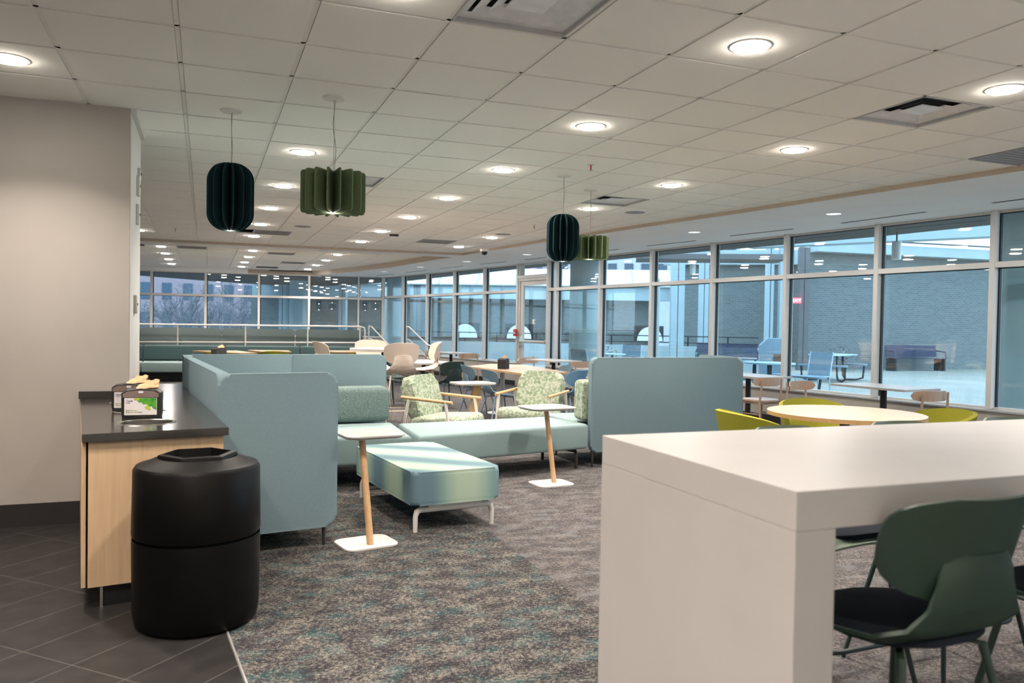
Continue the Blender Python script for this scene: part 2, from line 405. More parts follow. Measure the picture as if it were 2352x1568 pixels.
# lowered soffit with its lip
sf = MB()
def facx(y):
    for p, q in zip(FP, FP[1:]):
        if p.y <= y <= q.y: return p.x+(q.x-p.x)*(y-p.y)/(q.y-p.y)
    return FP[-1].x if y > 5 else FP[0].x
R2 = [(5.02, 12.0), (4.9, 12.6), (4.56, 15.76), (3.95, 18.4), (3.2, 20.75)]     # right edge of far recess
strip = EDGE + R2
for (x0, y0), (x1, y1) in zip(strip, strip[1:]):
    sf.prism([(x0, y0), (facx(y0)+.1, y0), (facx(y1)+.1, y1), (x1, y1)], HS, HS+.14)
sf.prism([(3.2, 20.75), (facx(20.62)+.1, 20.75), (5.6, 20.6), (5.35, 20.75), (-6.1, 22.2), (-6.1, 21.9)], HS, HS+.14)
sf.prism([(-8, 12.0), (5.07, 11.42), (5.02, 12.0), (-8, 12.7)], HS, HS+.14)
sf.build('ceiling', 'soffit', kind='structure', smooth=False)
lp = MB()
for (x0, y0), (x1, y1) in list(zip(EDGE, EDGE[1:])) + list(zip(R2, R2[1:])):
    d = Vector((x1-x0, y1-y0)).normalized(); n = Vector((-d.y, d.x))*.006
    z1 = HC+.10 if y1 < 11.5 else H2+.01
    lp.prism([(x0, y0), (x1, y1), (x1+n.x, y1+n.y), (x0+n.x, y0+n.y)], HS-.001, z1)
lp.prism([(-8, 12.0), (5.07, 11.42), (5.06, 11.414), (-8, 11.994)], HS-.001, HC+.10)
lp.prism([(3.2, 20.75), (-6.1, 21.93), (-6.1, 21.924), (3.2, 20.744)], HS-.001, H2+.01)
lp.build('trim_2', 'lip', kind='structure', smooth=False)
# far recess ceiling
GX = lambda i: -.73 + .30 + i*T
V2 = [(1, 14.0), (3, 14.45), (4, 17.2), (3, 19.4), (-2, 13.7)]
mb = MB(); mt = MB(); mt.prism([(-8, 12.3)] + R2 + [(-6, 22), (-8, 22)], H2+.018, H2+.06)
for i in range(-13, 10):
    for j in range(0, 16):
        x, y = -.43+i*T, 12.1+j*T
        if x > 5.2: continue
        g = .0155; mb.bb(x+g, y+g, H2, x+T-g, y+T-g, H2+.017)
    mt.bb(-.43+i*T-.012, 12, H2+.006, -.43+i*T+.012, 22, H2+.02)
for j in range(16): mt.bb(-8, 12.1+j*T-.012, H2+.006, 5, 12.1+j*T+.012, H2+.02)
mb.build('ceiling', 'tile', kind='structure', smooth=False); mt.build('ceiling', 'tee', kind='structure', smooth=False)
# walls
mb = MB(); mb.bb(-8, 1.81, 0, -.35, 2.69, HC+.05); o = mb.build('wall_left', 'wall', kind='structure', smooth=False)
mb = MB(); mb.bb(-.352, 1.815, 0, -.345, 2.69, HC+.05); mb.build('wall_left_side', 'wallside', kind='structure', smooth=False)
mb = MB(); mb.bb(-.35, 1.83, HC-.03, -.315, 2.72, HC+.004); mb.build('trim_3', 'wallside', kind='structure', smooth=False)
mb = MB(); mb.bb(-8, 1.797, 0, -.34, 1.81, .15); mb.bb(-.345, 1.797, 0, -.335, 2.69, .15); mb.build('baseboard_left', 'basedark', kind='structure', smooth=False)
mb = MB(); mb.bb(-8.2, -10, 0, -8, 22.6, 3.2); mb.build('wall_far_left', 'whitewall', kind='structure', smooth=False)
mb = MB(); mb.bb(-8.2, -9.4, 0, 11, -9.2, 3.2); mb.build('wall_behind', 'whitewall', kind='structure', smooth=False)
# plates + pull devices on the side face of the left wall
for n, lb, ct, y, z, w, h, mm in (('thermostat', 'beige thermostat box low on the narrow white wall end', 'thermostat', 2.14, 1.505, .09, .135, 'sillwall'),
        ('alarm_strobe', 'slim white strobe plate high on the narrow wall end, lower of two', 'alarm', 2.30, 2.18, .09, .15, 'wallside'),
        ('alarm_speaker', 'slim white plate with dark dot above the strobe on the narrow wall end', 'alarm', 2.34, 2.40, .10, .15, 'wallside'),
        ('sensor_plate', 'small white sensor plate topmost on the narrow wall end', 'sensor', 2.42, 2.50, .07, .09, 'wallside')):
    t = thing(n, lb, ct, (-.345, y, z-h/2))
    MB().bb(0, -w/2, 0, .022, w/2, h, .004).build('cover', mm, t)
    MB().bb(.02, -.008, h*.45, .026, .008, h*.45+.016).build('button', 'dark', t)
# ---- curved window wall
def bay_frame(P, Q):
    d = (Q-P); L = d.length; d.normalize(); return L, atan2(d.y, d.x)
wi = 1
def window(P, Q, n, z0=.52, split=2.18, z1=HS, door=False, mull=True):
    L, a = bay_frame(P, Q)
    w = MB()                                                     # low wall / head sits in the structure
    w.bb(0, -.02, 0, L, .14 if z0 < .8 else .12, z0-.02)
    o = w.build(f'window_{n}', 'sillwall', loc=(P.x, P.y, 0), rz=a, smooth=False, kind='structure')
    # local +y points into the room (left of travel direction)
    g = MB(); g.quad((.03, .0, z0), (L, .0, z0), (L, .0, z1), (.03, .0, z1)); g.build('glass_pane', 'glass', o, smooth=False)
    g = MB(); g.quad((.03, -.028, z0), (L, -.028, z0), (L, -.012, z1), (.03, -.012, z1)); g.build('glass_pane', 'glass', o, smooth=False)
    if mull: MB().bb(0, -.05, z0, .062, .11, z1).build('mullion', 'frame', o, smooth=False)
    t = MB(); t.bb(.062, -.05, split-.032, L, .105, split+.032); t.bb(.062, -.05, z1-.03, L, .03, z1); t.bb(.062, -.05, z0-.02, L, .05, z0+.02)
    t.build('transom', 'frame', o, smooth=False)
    k = MB()
    for z, h in ((z0+.02, split-.032), (split+.032, z1-.03)):
        k.bb(L-.018, -.01, z, L, .03, h); k.bb(.062, -.01, z, .075, .02, h); k.bb(.062, -.01, h-.01, L, .02, h)
    k.build('gasket', 'gasket', o, smooth=False)
    MB().bb(0, 0, z0-.03, L, .16, z0-.005, .004).build('sill', 'ledge', o, smooth=False)
    MB().bb(0, .14, 0, L, .152, .11).build('baseboard', 'basedark', o, smooth=False)
    return o
# after recalc, facing of +y: direction of travel is +Y world, left is -X = room side
for k in range(-7, 12):
    if k == 6: continue
    window(FAC(k), FAC(k+1), wi); wi += 1
# bay with the door
P, Q = FAC(6), FAC(7); L, a = bay_frame(P, Q); d = (Q-P).normalized()
window(P, P+d*.30, wi); wi += 1
P2 = P+d*.30; LD = L-.30
o = MB().bb(0, -.05, 0, .065, .11, HS).build('door_1', 'frame', loc=(P2.x, P2.y, 0), rz=a, smooth=False, kind='structure')
t = MB(); t.bb(.065, -.05, 2.46, LD, .11, 2.53); t.bb(.065, -.05, HS-.03, LD, .03, HS); t.bb(LD-.05, -.05, 0, LD, .08, HS); t.bb(.065, -.04, 2.40, LD, .09, 2.46); t.build('door_frame', 'frame', o, smooth=False)
g = MB(); g.quad((.065, 0, 2.53), (LD, 0, 2.53), (LD, 0, HS), (.065, 0, HS)); g.build('glass_pane', 'glass', o, smooth=False)
lf = MB(); lf.bb(.07, 0, .01, .16, .05, 2.40); lf.bb(LD-.15, 0, .01, LD-.055, .05, 2.40); lf.bb(.16, 0, 2.30, LD-.15, .05, 2.40); lf.bb(.16, 0, .01, LD-.15, .05, .20)
lf = lf.build('door_leaf', 'frame', o, smooth=False)
g = MB(); g.quad((.16, .02, .2), (LD-.15, .02, .2), (LD-.15, .02, 2.3), (.16, .02, 2.3)); g.build('glass_pane', 'glass', lf, smooth=False)
pb = MB(); pb.bb(.10, .09, .99, LD-.10, .125, 1.055, .008); pb.bb(LD-.16, .05, .90, LD-.09, .11, 1.16, .01); pb.bb(.08, .05, .98, .13, .10, 1.07, .01); pb.build('panic_bar', 'alu', lf)
for z in (1.42, .60):
    q = MB().bb(.62, .021, z, .74, .024, z+.11).build('sticker', 'paper', lf, smooth=False)
    MB().bb(.635, .024, z+.03, .655, .0255, z+.08).build('pictogram', 'felt_teal', q, smooth=False)
t = thing('fire_alarm', 'red fire alarm pull box on mullion beside the glass door', 'alarm', (Q.x-.11+.0, Q.y+.02, 1.16), a)
t.location = (Q.x-.13, Q.y-.03, 1.14)
MB().bb(-.06, 0, 0, .06, .05, .16, .004).build('box', 'red', t); MB().bb(-.03, .05, .05, .03, .056, .09).build('pull_handle', 'paper', t)
# ---- far window wall
BW = [(-5.9, 21.99), (-4.3, 21.76), (-2.76, 21.53), (-1.272, 21.313), (.202, 21.098), (1.693, 20.88), (3.136, 20.669), (4.593, 20.456), (5.32, 20.36)]
for p, q in zip(BW, BW[1:]):
    # travel toward -X so that the room (−Y) lies to the left
    window(Vector(q), Vector(p), wi, z0=.95, split=2.12, z1=HS); wi += 1
mb = MB(); mb.tube([(5.33, 20.38, 0), (5.33, 20.38, HS)], .05, 8); mb.build('trim_4', 'frame', kind='structure')
# soffit slots and round lights
for n, (x0, y0, x1, y1) in enumerate([(7.93, 3.97, 8.03, 2.73), (7.58, 5.88, 7.81, 4.74), (7.28, 7.83, 7.53, 6.7), (6.98, 9.7, 7.15, 8.6), (6.58, 11.76, 6.72, 10.89), (6.15, 13.51, 6.41, 12.43), (5.75, 15.51, 5.98, 14.28), (5.36, 17.62, 5.62, 16.38), (4.95, 19.58, 5.2, 18.42), (8.09, 1.94, 8.2, .8), (8.25, .3, 8.4, -.9)]):
    L = hypot(x1-x0, y1-y0); t = thing('slot_diffuser', 'thin black linear air slot in soffit above the curved window wall', 'air vent', ((x0+x1)/2, (y0+y1)/2, HS), atan2(y1-y0, x1-x0), 'linear slots along the window soffit')
    MB().bb(-L/2, -.022, -.002, L/2, .022, .004).build('frame', 'soffit', t, smooth=False); MB().bb(-L/2+.01, -.02, -.005, L/2-.01, .02, 0).build('slot', 'gasket', t, smooth=False)
def disc(mb, r, z0, z1, n=28): return mb.lathe([(0, z0), (r, z0), (r, z1), (0, z1)], n)
def soffit_light():
    t = thing('soffit_downlight', 'round dim downlight in grey soffit by the windows', 'ceiling light', (0, 0, 0), 0, 'dim downlights along the window soffit')
    MB().lathe([(.085, .001), (.105, -.004), (.11, .001)], 28).build('trim_ring', 'ring', t)
    disc(MB(), .086, -.003, 0).build('lens', 'lensoff', t)
    ld = bpy.data.lights.new('lamp', 'AREA'); ld.shape = 'DISK'; ld.size = .14; ld.energy = 13; ld.color = (1, .95, .9); lo = bpy.data.objects.new('lamp', ld); COL.objects.link(lo); lo.parent = t; lo.location = (0, 0, -.006); return t
sl = soffit_light()
SLP = [(7.24, 3.36), (7.54, .98), (6.86, 5.75), (6.50, 8.14), (6.14, 10.53), (5.65, 12.92), (5.18, 15.3), (4.75, 17.6), (7.75, -1.4)]
for n, (x, y) in enumerate(SLP):
    o = sl if n == 0 else copy_tree(sl); o.location = (x, y, HS)
# ================================================================== CEILING FIXTURES
def downlight():
    t = thing('downlight', 'bright round recessed downlight in a white tile ceiling', 'ceiling light', (0, 0, 0))
    MB().lathe([(.088, .0), (.092, -.004), (.108, -.003), (.112, .0)], 32).build('trim_ring', 'ring', t)
    MB().lathe([(0, -.014), (.078, -.014), (.088, -.011), (.09, .0)], 32).build('lens', 'lens', t)
    ld = bpy.data.lights.new('lamp', 'AREA'); ld.shape = 'DISK'; ld.size = .16; ld.energy = LAMP_W; ld.color = LAMP_C; ld.spread = radians(120)
    lo = bpy.data.objects.new('lamp', ld); COL.objects.link(lo); lo.parent = t; lo.location = (0, 0, -.016); return t
dl = downlight()
MAINL = [(-.9, .92), (.914, -.9), (2.743, -.9), (4.572, -.9), (2.743, .92), (4.572, .92), (.914, 2.743), (2.743, 2.743), (4.572, 2.743), (.914, 4.6), (2.743, 4.6), (4.58, 4.6), (.914, 6.45), (2.743, 6.45),
         (.914, 8.3), (2.743, 8.3), (4.6, 8.3), (.914, 10.12), (2.743, 10.1), (4.58, 10.1), (-.88, 10.13)]
HID = [(-.9, -.9), (-.9, -2.74), (-.1, -2.9), (6.3, -2.74), (-2.7, -.9), (-.9, -4.57), (.914, -5.2), (-.9, -6.4), (2.743, -6.4), (4.572, -6.4), (-2.6, 10.1), (-2.6, 6.5), (-.9, 6.5)]  # unseen downlights added to light the foreground and lift the bounce
FAR = [(x, y) for x in (-.73, 1.11, 2.95) for y in (14.12, 16.0, 17.9, 19.75)]
first = True
for grp, pts, z, lab in (('downlights in the main ceiling', MAINL, HC, 'bright round recessed downlight in the main white tile ceiling'),
                    ('added downlights out of view', HID, HC, 'bright round ceiling downlight out of view, added to light the room'),
                    ('downlights in the far recessed ceiling', FAR, H2, 'small bright downlight in the far recessed ceiling over the banquette')):
    for x, y in pts:
        o = dl if first else copy_tree(dl); first = False; o.location = (x, y, z); o['group'] = grp; o['label'] = lab
def diffuser(name, lab, i, j, z=HC, xy=None):
    x, y = xy if xy else ((i+.5)*T, (j+.5)*T); t = thing(name, lab, 'air vent', (x, y, z)); g = T/2-.012
    fr = MB()
    for s in (1, -1):
        fr.bb(s*g, -g, 0, s*(g-.008), g, .085); fr.bb(-g, s*g, 0, g, s*(g-.008), .085)
    # drop box sides
    fr.build('drop_frame', 'lensframe', t, smooth=False)
    v = MB()
    for q, (r0, r1, z0, z1) in enumerate(((.285, .235, .022, .034), (.225, .165, .020, .042), (.155, .10, .020, .042))):
        for a in range(4):
            R = RZ(a*pi/2); pts = [R@Vector(p) for p in ((-r0, -r0, z0), (r0, -r0, z0), (r1, -r1, z1), (-r1, -r1, z1))]; v.quad(*pts)
    v.bb(-.095, -.095, .020, .095, .095, .026); v.build('louvres', 'vent', t, smooth=False)
    MB().bb(-.28, -.28, .078, .28, .28, .085).build('plenum', 'dark', t, smooth=False); return t
diffuser('ceiling_diffuser', 'large square air diffuser cut by the top edge of the photo', 2, -2)
diffuser('ceiling_diffuser', 'square louvred air diffuser at upper right of ceiling between two downlights', 7, -1)
diffuser('ceiling_diffuser', 'square air diffuser behind the farther green felt pendant', 7, 6)
diffuser('ceiling_diffuser', 'square air diffuser half hidden behind the near green felt pendant', 2, 6)
def grille(lab, x, y, z, w=T-.02, dd=T-.02, m='grille', proud=0.0):
    t = thing('return_grille', lab, 'air vent', (x, y, z)); MB().bb(-w/2, -dd/2, -.004-proud, w/2, dd/2, .01).build('frame', m, t, smooth=False)
    s = MB()
    for k in range(9): s.bb(-w/2+.03, -dd/2+.04+k*(dd-.08)/8-.006, -.007-proud, w/2-.03, -dd/2+.04+k*(dd-.08)/8+.006, -.004-proud)
    s.build('louvres', m, t, smooth=False); return t
grille('dark grey ceiling grille at far right edge against the soffit', 10.5*T, .5*T, HC)
grille('grey ceiling grille left of the dome camera', 6.5*T, 15.5*T, HC)
grille('pale grey grille behind the near dark teal pendant', 1.9*T, 15.5*T, HC)
grille('grey ceiling grille in far recess, left of the centre row of lights', -.12, 14.05, H2, m='grille')
grille('grey ceiling grille in far recess, right of the centre row of lights', 1.75, 14.6, H2)
grille('narrow grey grille deep in far recess near right row of lights', 2.3, 17.4, H2)
for lab, x, y in (('black open ceiling tile above far window wall', 1.8, 19.7), ('black open ceiling tile beside the left wall end in far recess', -1.35, 13.9)):
    t = thing('ceiling_opening', lab, 'ceiling opening', (x, y, H2)); MB().bb(-.3, -.3, -.003, .3, .3, .01).build('opening', 'dark', t, smooth=False)
for lab, x, y, z in (('round grey ceiling speaker right of the farther square diffuser', 5.23, 4.64, HC), ('round grey ceiling speaker near the soffit left of the farther teal pendant', 4.61, 7.78, HC),
                  ('round grey ceiling speaker right of the near teal pendant', 1.53, 8.3, HC), ('round grey ceiling speaker in the far recess', 3.5, 13.3, H2)):
    t = thing('ceiling_speaker', lab, 'speaker', (x, y, z)); MB().lathe([(0, -.006), (.11, -.005), (.13, 0)], 28).build('grille', 'grille', t)
for lab, x, y, z in (('small sprinkler head above the farther teal pendant', 3.37, 2.17, HC), ('small sprinkler head left of the farther teal pendant', 4.6, 6.45, HC), ('small sprinkler head near the left wall end', -.31, 9.56, HC),
                  ('tiny sprinkler under leftmost far light row', -.6, 14.6, H2)):
    t = thing('sprinkler', lab, 'sprinkler', (x, y, z)); MB().lathe([(0, -.004), (.035, -.003), (.04, 0)], 16).build('escutcheon', 'ring', t); MB().tube([(0, 0, 0), (0, 0, -.045)], .007, 8).build('head', 'red' if z == HC and y < 5 else 'grille', t); MB().lathe([(0, -.05), (.015, -.05), (.015, -.047), (0, -.047)], 12).build('deflector', 'steel', t)
t = thing('security_camera', 'black domed security camera on the corner of the soffit', 'camera', (5.02, 9.89, HS)); MB().lathe([(.0, 0), (.085, 0), (.08, -.045), (.055, -.05)], 24).build('housing', 'ring', t)
MB().lathe([(.055, -.05), (.052, -.08), (.03, -.105), (0, -.112)], 24).build('dome', 'dark', t)
t = thing('ceiling_sensor', 'small black track sensor on tile ceiling left of the grey grille', 'sensor', (3.03, 8.67, HC)); MB().bb(-.07, -.03, -.03, .07, .03, 0, .004).build('body', 'dark', t)
# ---- pendants
def pendant(name, lab, loc, R, z0, z1, nf, m, rc, sag, rot=0):
    t = thing(name, lab, 'pendant lamp', (loc[0], loc[1], z0), rot, None); h = z1-z0; top = HC-z0
    MB().lathe([(0, top-.012), (.068, top-.012), (.075, top-.004), (.075, top)], 28).build('ceiling_canopy', 'ring', t)
    MB().tube([(0, 0, h-.02), (.004, 0, (h+top)/2), (0, 0, top-.01)], .0018, 6).build('suspension_wire', 'cord', t)
    c = [(.004, .0, h*.9)] + [(.006+sag*.02*sin(q*pi)*sin(q*7), .004*sin(q*9), h+(top-h)*q) for q in [k/14 for k in range(1, 14)]] + [(.012, 0, top-.01)]
    MB().tube(c, .003, 6).build('power_cord', 'cord', t)
    MB().tube([(0, 0, .03), (0, 0, h)], .010, 10).build('stem', 'cord', t)
    for k in range(nf):
        a = 2*pi*(k+.5)/nf; poly = rr(R-.012, h, rc, 6, (R+.012)/2, h/2)
        # square the inner corners
        poly = [(.012 if (x < R*.5 and rc < .06) else x, y) for x, y in poly]
        if rc >= .06:
            poly = [(.012, .0)] + [(x, y) for x, y in rr(2*(R), h, rc, 8, 0, h/2) if x > .012 and y < h/2] + []
            up = [(x, y) for x, y in rr(2*(R), h, rc, 8, 0, h/2) if x > .012 and y >= h/2]
            low = sorted([(x, y) for x, y in rr(2*R, h, rc, 8, 0, h/2) if x > .012 and y < h/2], key=lambda p: (p[1], p[0]))
            upp = sorted(up, key=lambda p: (p[1], -p[0])); poly = [(.012, 0)] + low + upp + [(.012, h)]
        mtx = RZ(a) @ RX(pi/2)
        MB().prism(poly, -.0045, .0045, mtx).build('felt_fin', m, t, smooth=False)
    MB().lathe([(0, .004), (.016, .004), (.016, .055 if rc > .06 else .03), (0, .055 if rc > .06 else .03)], 16).build('light_source', 'led', t)
    ld = bpy.data.lights.new('lamp', 'POINT'); ld.energy = 2.2; ld.color = (1, .93, .82); ld.shadow_soft_size = .02
    lo = bpy.data.objects.new('lamp', ld); COL.objects.link(lo); lo.parent = t; lo.location = (0, 0, -.0)
    return t
pendant('felt_pendant_lamp', 'dark teal capsule-shaped felt pendant hanging nearest, left of the wide green one', (.30, 1.57), .156, 2.02, 2.485, 14, 'felt_teal', .12, .2, .1)
pendant('felt_pendant_lamp', 'wide moss green felt pendant hanging nearest, right of the dark teal capsule', (.91, .95), .208, 2.105, 2.37, 16, 'felt_green', .02, .6, -.12)
pendant('felt_pendant_lamp', 'farther dark teal capsule felt pendant in front of the window soffit', (3.37, 2.75), .156, 2.02, 2.475, 14, 'felt_teal', .12, .1, .3)
pendant('felt_pendant_lamp', 'farther green felt pendant partly behind the dark teal capsule', (3.97, 3.37), .20, 2.11, 2.355, 16, 'felt_green', .02, .1, .05)
# ================================================================== LEFT COUNTER, BIN, NAPKINS
def world_part(mb, name, m, t, **k):
    o = mb.build(name, m, t, **k); o.location = (-t.location.x, -t.location.y, -t.location.z); return o
t = thing('storage_cabinet', 'light maple cabinet with black toe kick under the dark countertop', 'cabinet', (-.1, .8, 0))
CP = [(-.375, -.055), (.235, .04), (-.07, 3.06), (-.28, 3.06), (-.315, 1.79), (-.62, 1.79)]
cab_body = world_part(MB().prism(CP, .106, .81), 'body', 'cab', t, smooth=False)
world_part(MB().prism([(-.325, .0), (.19, .08), (-.11, 3.0), (-.27, 3.0), (-.30, 1.78), (-.57, 1.78)], 0, .106), 'toe_kick', 'black', t, smooth=False)
cab_door = world_part(MB().prism([(-.405, -.045), (-.386, -.042), (-.625, 1.78), (-.644, 1.78)], .106, .80), 'door', 'cab', t, smooth=False)
world_part(MB().tube([(-.41, .45, .79), (-.455, .45, .79), (-.455, .45, .57), (-.41, .45, .57)], .005, 8), 'door_handle', 'steel', t).parent = cab_door; cab_door.children[0].location = (0, 0, 0)
world_part(MB().bb(-.325, -.02, 0, -.313, -.008, .106), 'leg', 'steel', t, smooth=False)
top = MB().prism([(-.40, -.08), (.26, .02), (-.05, 3.1), (-.30, 3.1), (-.315, 1.79), (-.645, 1.79)], .81, .85, bev=.002).build('countertop', 'counter', smooth=False)
tag(top, 'dark polished countertop with three round steel waste holes', 'countertop')
cut = MB()
HOLES = [(-.145, .325), (-.22, .93), (-.295, 1.48)]
for x, y in HOLES: cut.lathe([(0, -1), (.132, -1), (.132, 1), (0, 1)], 40, (x, y, .8))
cu = cut.build('cutter', None); md = top.modifiers.new('holes', 'BOOLEAN'); md.operation = 'DIFFERENCE'; md.object = cu; md.solver = 'EXACT'
dg = bpy.context.evaluated_depsgraph_get(); nm = bpy.data.meshes.new_from_object(top.evaluated_get(dg)); top.modifiers.clear(); top.data = nm; 
md = cab_body.modifiers.new('holes', 'BOOLEAN'); md.operation = 'DIFFERENCE'; md.solver = 'EXACT'
cu2 = MB()
for x, y in HOLES: cu2.lathe([(0, .62), (.132, .62), (.132, 1.2), (0, 1.2)], 40, (x, y, 0))
cu2 = cu2.build('cutter', None); md.object = cu2; bpy.context.view_layer.update(); dg = bpy.context.evaluated_depsgraph_get()
nm = bpy.data.meshes.new_from_object(cab_body.evaluated_get(dg)); cab_body.modifiers.clear(); cab_body.data = nm
bpy.data.objects.remove(cu); bpy.data.objects.remove(cu2)
for (x, y), w in zip(HOLES, ('nearest, in front of the napkin dispensers', 'middle, beside the front napkin dispenser', 'farthest, nearly hidden at the wall')):
    t = thing('waste_chute_ring', 'round polished steel ring set in the dark countertop, ' + w, 'waste hole', (x, y, .85))
    MB().lathe([(0, -.14), (.127, -.14), (.126, .0), (.130, .004), (.142, .003), (.145, .0)], 44).build('ring', 'steel', t)
bs = MB().bb(-.655, 1.775, .85, -.325, 1.797, .90).build('backsplash', 'counter', smooth=False); tag(bs, 'low dark backsplash strip behind the countertop on the left wall', 'backsplash')
# waste bin
t = thing('waste_bin', 'large round black plastic waste bin in front of the maple cabinet', 'waste bin', (.115, -.33, 0))
R = .282
MB().lathe([(0, 0), (R-.03, 0), (R-.012, .02), (R-.004, .07), (R, .39), (R-.002, .405)], 64).build('lower_barrel', 'bin', t)
MB().lathe([(R-.012, .400), (R-.010, .413), (R-.001, .417), (R+.001, .425), (R-.004, .715), (R-.016, .733), (R-.05, .742), (.185, .762), (.175, .765)], 64).build('lid', 'bin', t)
hx = MB(); n = 6
def hexr(r, rz=.12): return [(r*cos(rz+pi/3*k), r*sin(rz+pi/3*k)) for k in range(6)]
A_, B_, C_, D_ = hexr(.180), hexr(.172), hexr(.150), hexr(.135)
for (P_, z0), (Q_, z1) in zip(((A_, .755), (B_, .778), (C_, .782), (D_, .70)), ((B_, .778), (C_, .782), (D_, .70), ([(0, 0)]*6, .60))):
    for k in range(6):
        a, b = P_[k], P_[(k+1) % 6]; c, d = Q_[(k+1) % 6], Q_[k]
        if Q_[0] == (0, 0): hx.b.faces.new([hx.b.verts.new(v) for v in ((*a, z0), (*b, z0), (0, 0, z1))])
        else: hx.quad((*a, z0), (*b, z0), (*c, z1), (*d, z1))
hx.build('opening_rim', 'bin', t, smooth=False)
# napkin dispensers
def napkin(lab, loc, rz, s=1.0, card=True, black=False):
    t = thing('napkin_dispenser', lab, 'napkin dispenser', loc, rz); w, h, d = .19*s, .165*s, .13*s
    prof = [(-w/2, .0), (w/2, 0), (w/2+.004, .03), (w/2+.004, h*.86), (w/2-.02, h*.97), (0, h), (-w/2+.02, h*.97), (-w/2-.004, h*.86), (-w/2-.004, .03)]
    MB().prism(prof, 0, d, RX(pi/2), bev=.004).build('body', 'dark' if black else 'black', t).location = (0, d, 0)
    if card:
        for sgn in (1,):
            cdd = MB().bb(-w/2+.012, -.004, .022, w/2-.014, .001, h*.70).build('card', 'card', t, smooth=False)
            MB().prism([(-w/2+.004, h*.72), (w/2-.006, h*.72), (w/2-.004, h*.84), (w/2-.03, h*.92), (0, h*.955), (-w/2+.03, h*.92), (-w/2+.004, h*.84)], 0, .006, RX(pi/2)).build('smoked_top', 'smoke', t)
            MB().bb(-.012, -.0085, h*.86, .012, -.006, h*.93).build('badge', 'card', t, smooth=False)
            lf = [(-.035, h*.695), (w/2-.016, h*.695), (w/2-.016, h*.30), (.062, h*.34), (.055, h*.42), (.040, h*.40), (.030, h*.50), (.012, h*.47), (.004, h*.56), (-.010, h*.55), (-.018, h*.62), (-.034, h*.63)]
            MB().prism(lf, 0, .001, TR(0, -.004, 0) @ RX(pi/2)).build('leaf_print', 'leaf', cdd, smooth=False)
            ly = [(.018, h*.38), (.036, h*.46), (.044, h*.40), (.052, h*.30), (.038, h*.29)]
            MB().prism(ly, 0, .0015, TR(0, -.004, 0) @ RX(pi/2)).build('lime_print', 'leafy', cdd, smooth=False)
            ly = [(-.034, h*.695), (-.008, h*.695), (-.006, h*.60), (-.016, h*.63), (-.032, h*.64)]
            MB().prism(ly, 0, .0015, TR(0, -.004, 0) @ RX(pi/2)).build('lime_print', 'leafy', cdd, smooth=False)
            text('Tork', .017, 'ink', cdd, TR(-w/2+.020, -.0052, h*.57) @ RX(pi/2)); text('Xpressnap', .005, 'ink', cdd, TR(-w/2+.020, -.0052, h*.53) @ RX(pi/2))
            text('Better for you.\nBetter for the planet.', .0098, 'inkg', cdd, TR(-w/2+.020, -.0052, h*.27) @ RX(pi/2)); text('Naturally recycled napkins, one at a time', .0045, 'inkg', cdd, TR(-w/2+.020, -.0052, h*.12) @ RX(pi/2))
    nk = MB(); nk.grid(lambda u, v: (-.03+(u)*.115+.004*sin(9*v), .03+.045*v+.006*sin(11*u), h*.97+.012*u+v*.042*(.35+.65*min(1, u*2.2))+.004*sin(17*u*v)), 10, 6, .0015)
    nk.grid(lambda u, v: (-.025+u*.11, .045+.03*v+.004*sin(14*u), h*.97+v*.045*(.3+.7*min(1, u*1.8))), 8, 5, .0015)
    nk.build('paper_napkin', 'kraft', t); return t
napkin('front napkin dispenser with green leaf card and kraft napkin on dark counter', (-.185, .505, .85), -.06)
napkin('rear napkin dispenser half hidden behind the leaf-card one on the counter', (-.275, .90, .85), -.22)
napkin('black napkin dispenser on the angular oak table', (4.33, 6.75, .745), .9, .95, False, True)
napkin('black napkin dispenser on a far table in front of the banquette', (.42, 10.4, .735), .7, 1.12, False, True)
# ================================================================== LOUNGE SOFAS
def rr4(w, h, rs, n=8):
    out = []
    for (qx, qy, a), r in zip(((1, 1, 0), (-1, 1, 90), (-1, -1, 180), (1, -1, 270)), rs):
        for k in range(n+1):
            t = radians(a+90*k/n); out.append((qx*(w/2-r)+r*cos(t), qy*(h/2-r)+r*sin(t)))
    return out
def panel(mb, p0, p1, z0, z1, th=.07, r=.07, bev=.02, rs=None):
    p0, p1 = Vector(p0), Vector(p1); d = p1-p0; mid = (p0+p1)/2; a = atan2(d.y, d.x)
    return mb.prism(rr4(d.length, z1-z0, rs or [r]*4), -th, 0, TR(mid.x, mid.y, (z0+z1)/2) @ RZ(a) @ RX(pi/2), bev=bev, seg=3)
t = thing('booth_sofa', 'high-backed blue-grey corner booth sofa beside the counter', 'sofa', (.9, 2.0, 0))
world_part(panel(MB(), (.215, .617), (.925, .735), .12, 1.085), 'back_panel', 'panel', t)
world_part(panel(MB(), (-.015, 2.84), (.212, .675), .12, 1.085), 'back_panel', 'panel', t)
world_part(panel(MB(), (-.045, 3.44), (-.018, 2.86), .12, 1.085, r=.05), 'back_panel', 'panel', t)
world_part(panel(MB(), (-.01, 3.43), (.918, 3.48), .12, 1.085, rs=[.012, .06, .06, .012], bev=.012), 'back_panel', 'panel', t)
world_part(panel(MB(), (.92, 3.48), (1.83, 3.535), .12, 1.085, rs=[.07, .012, .012, .07], bev=.012), 'back_panel', 'panel', t)
world_part(MB().prism([(.12, 2.50), (1.80, 2.33), (1.84, 3.30), (.04, 3.38)], .19, .44, bev=.035, seg=4), 'seat_cushion', 'seat', t)
world_part(MB().prism([(.26, .76), (.92, .83), (.74, 2.40), (.10, 2.45)], .19, .44, bev=.035, seg=4), 'seat_cushion', 'seat', t)
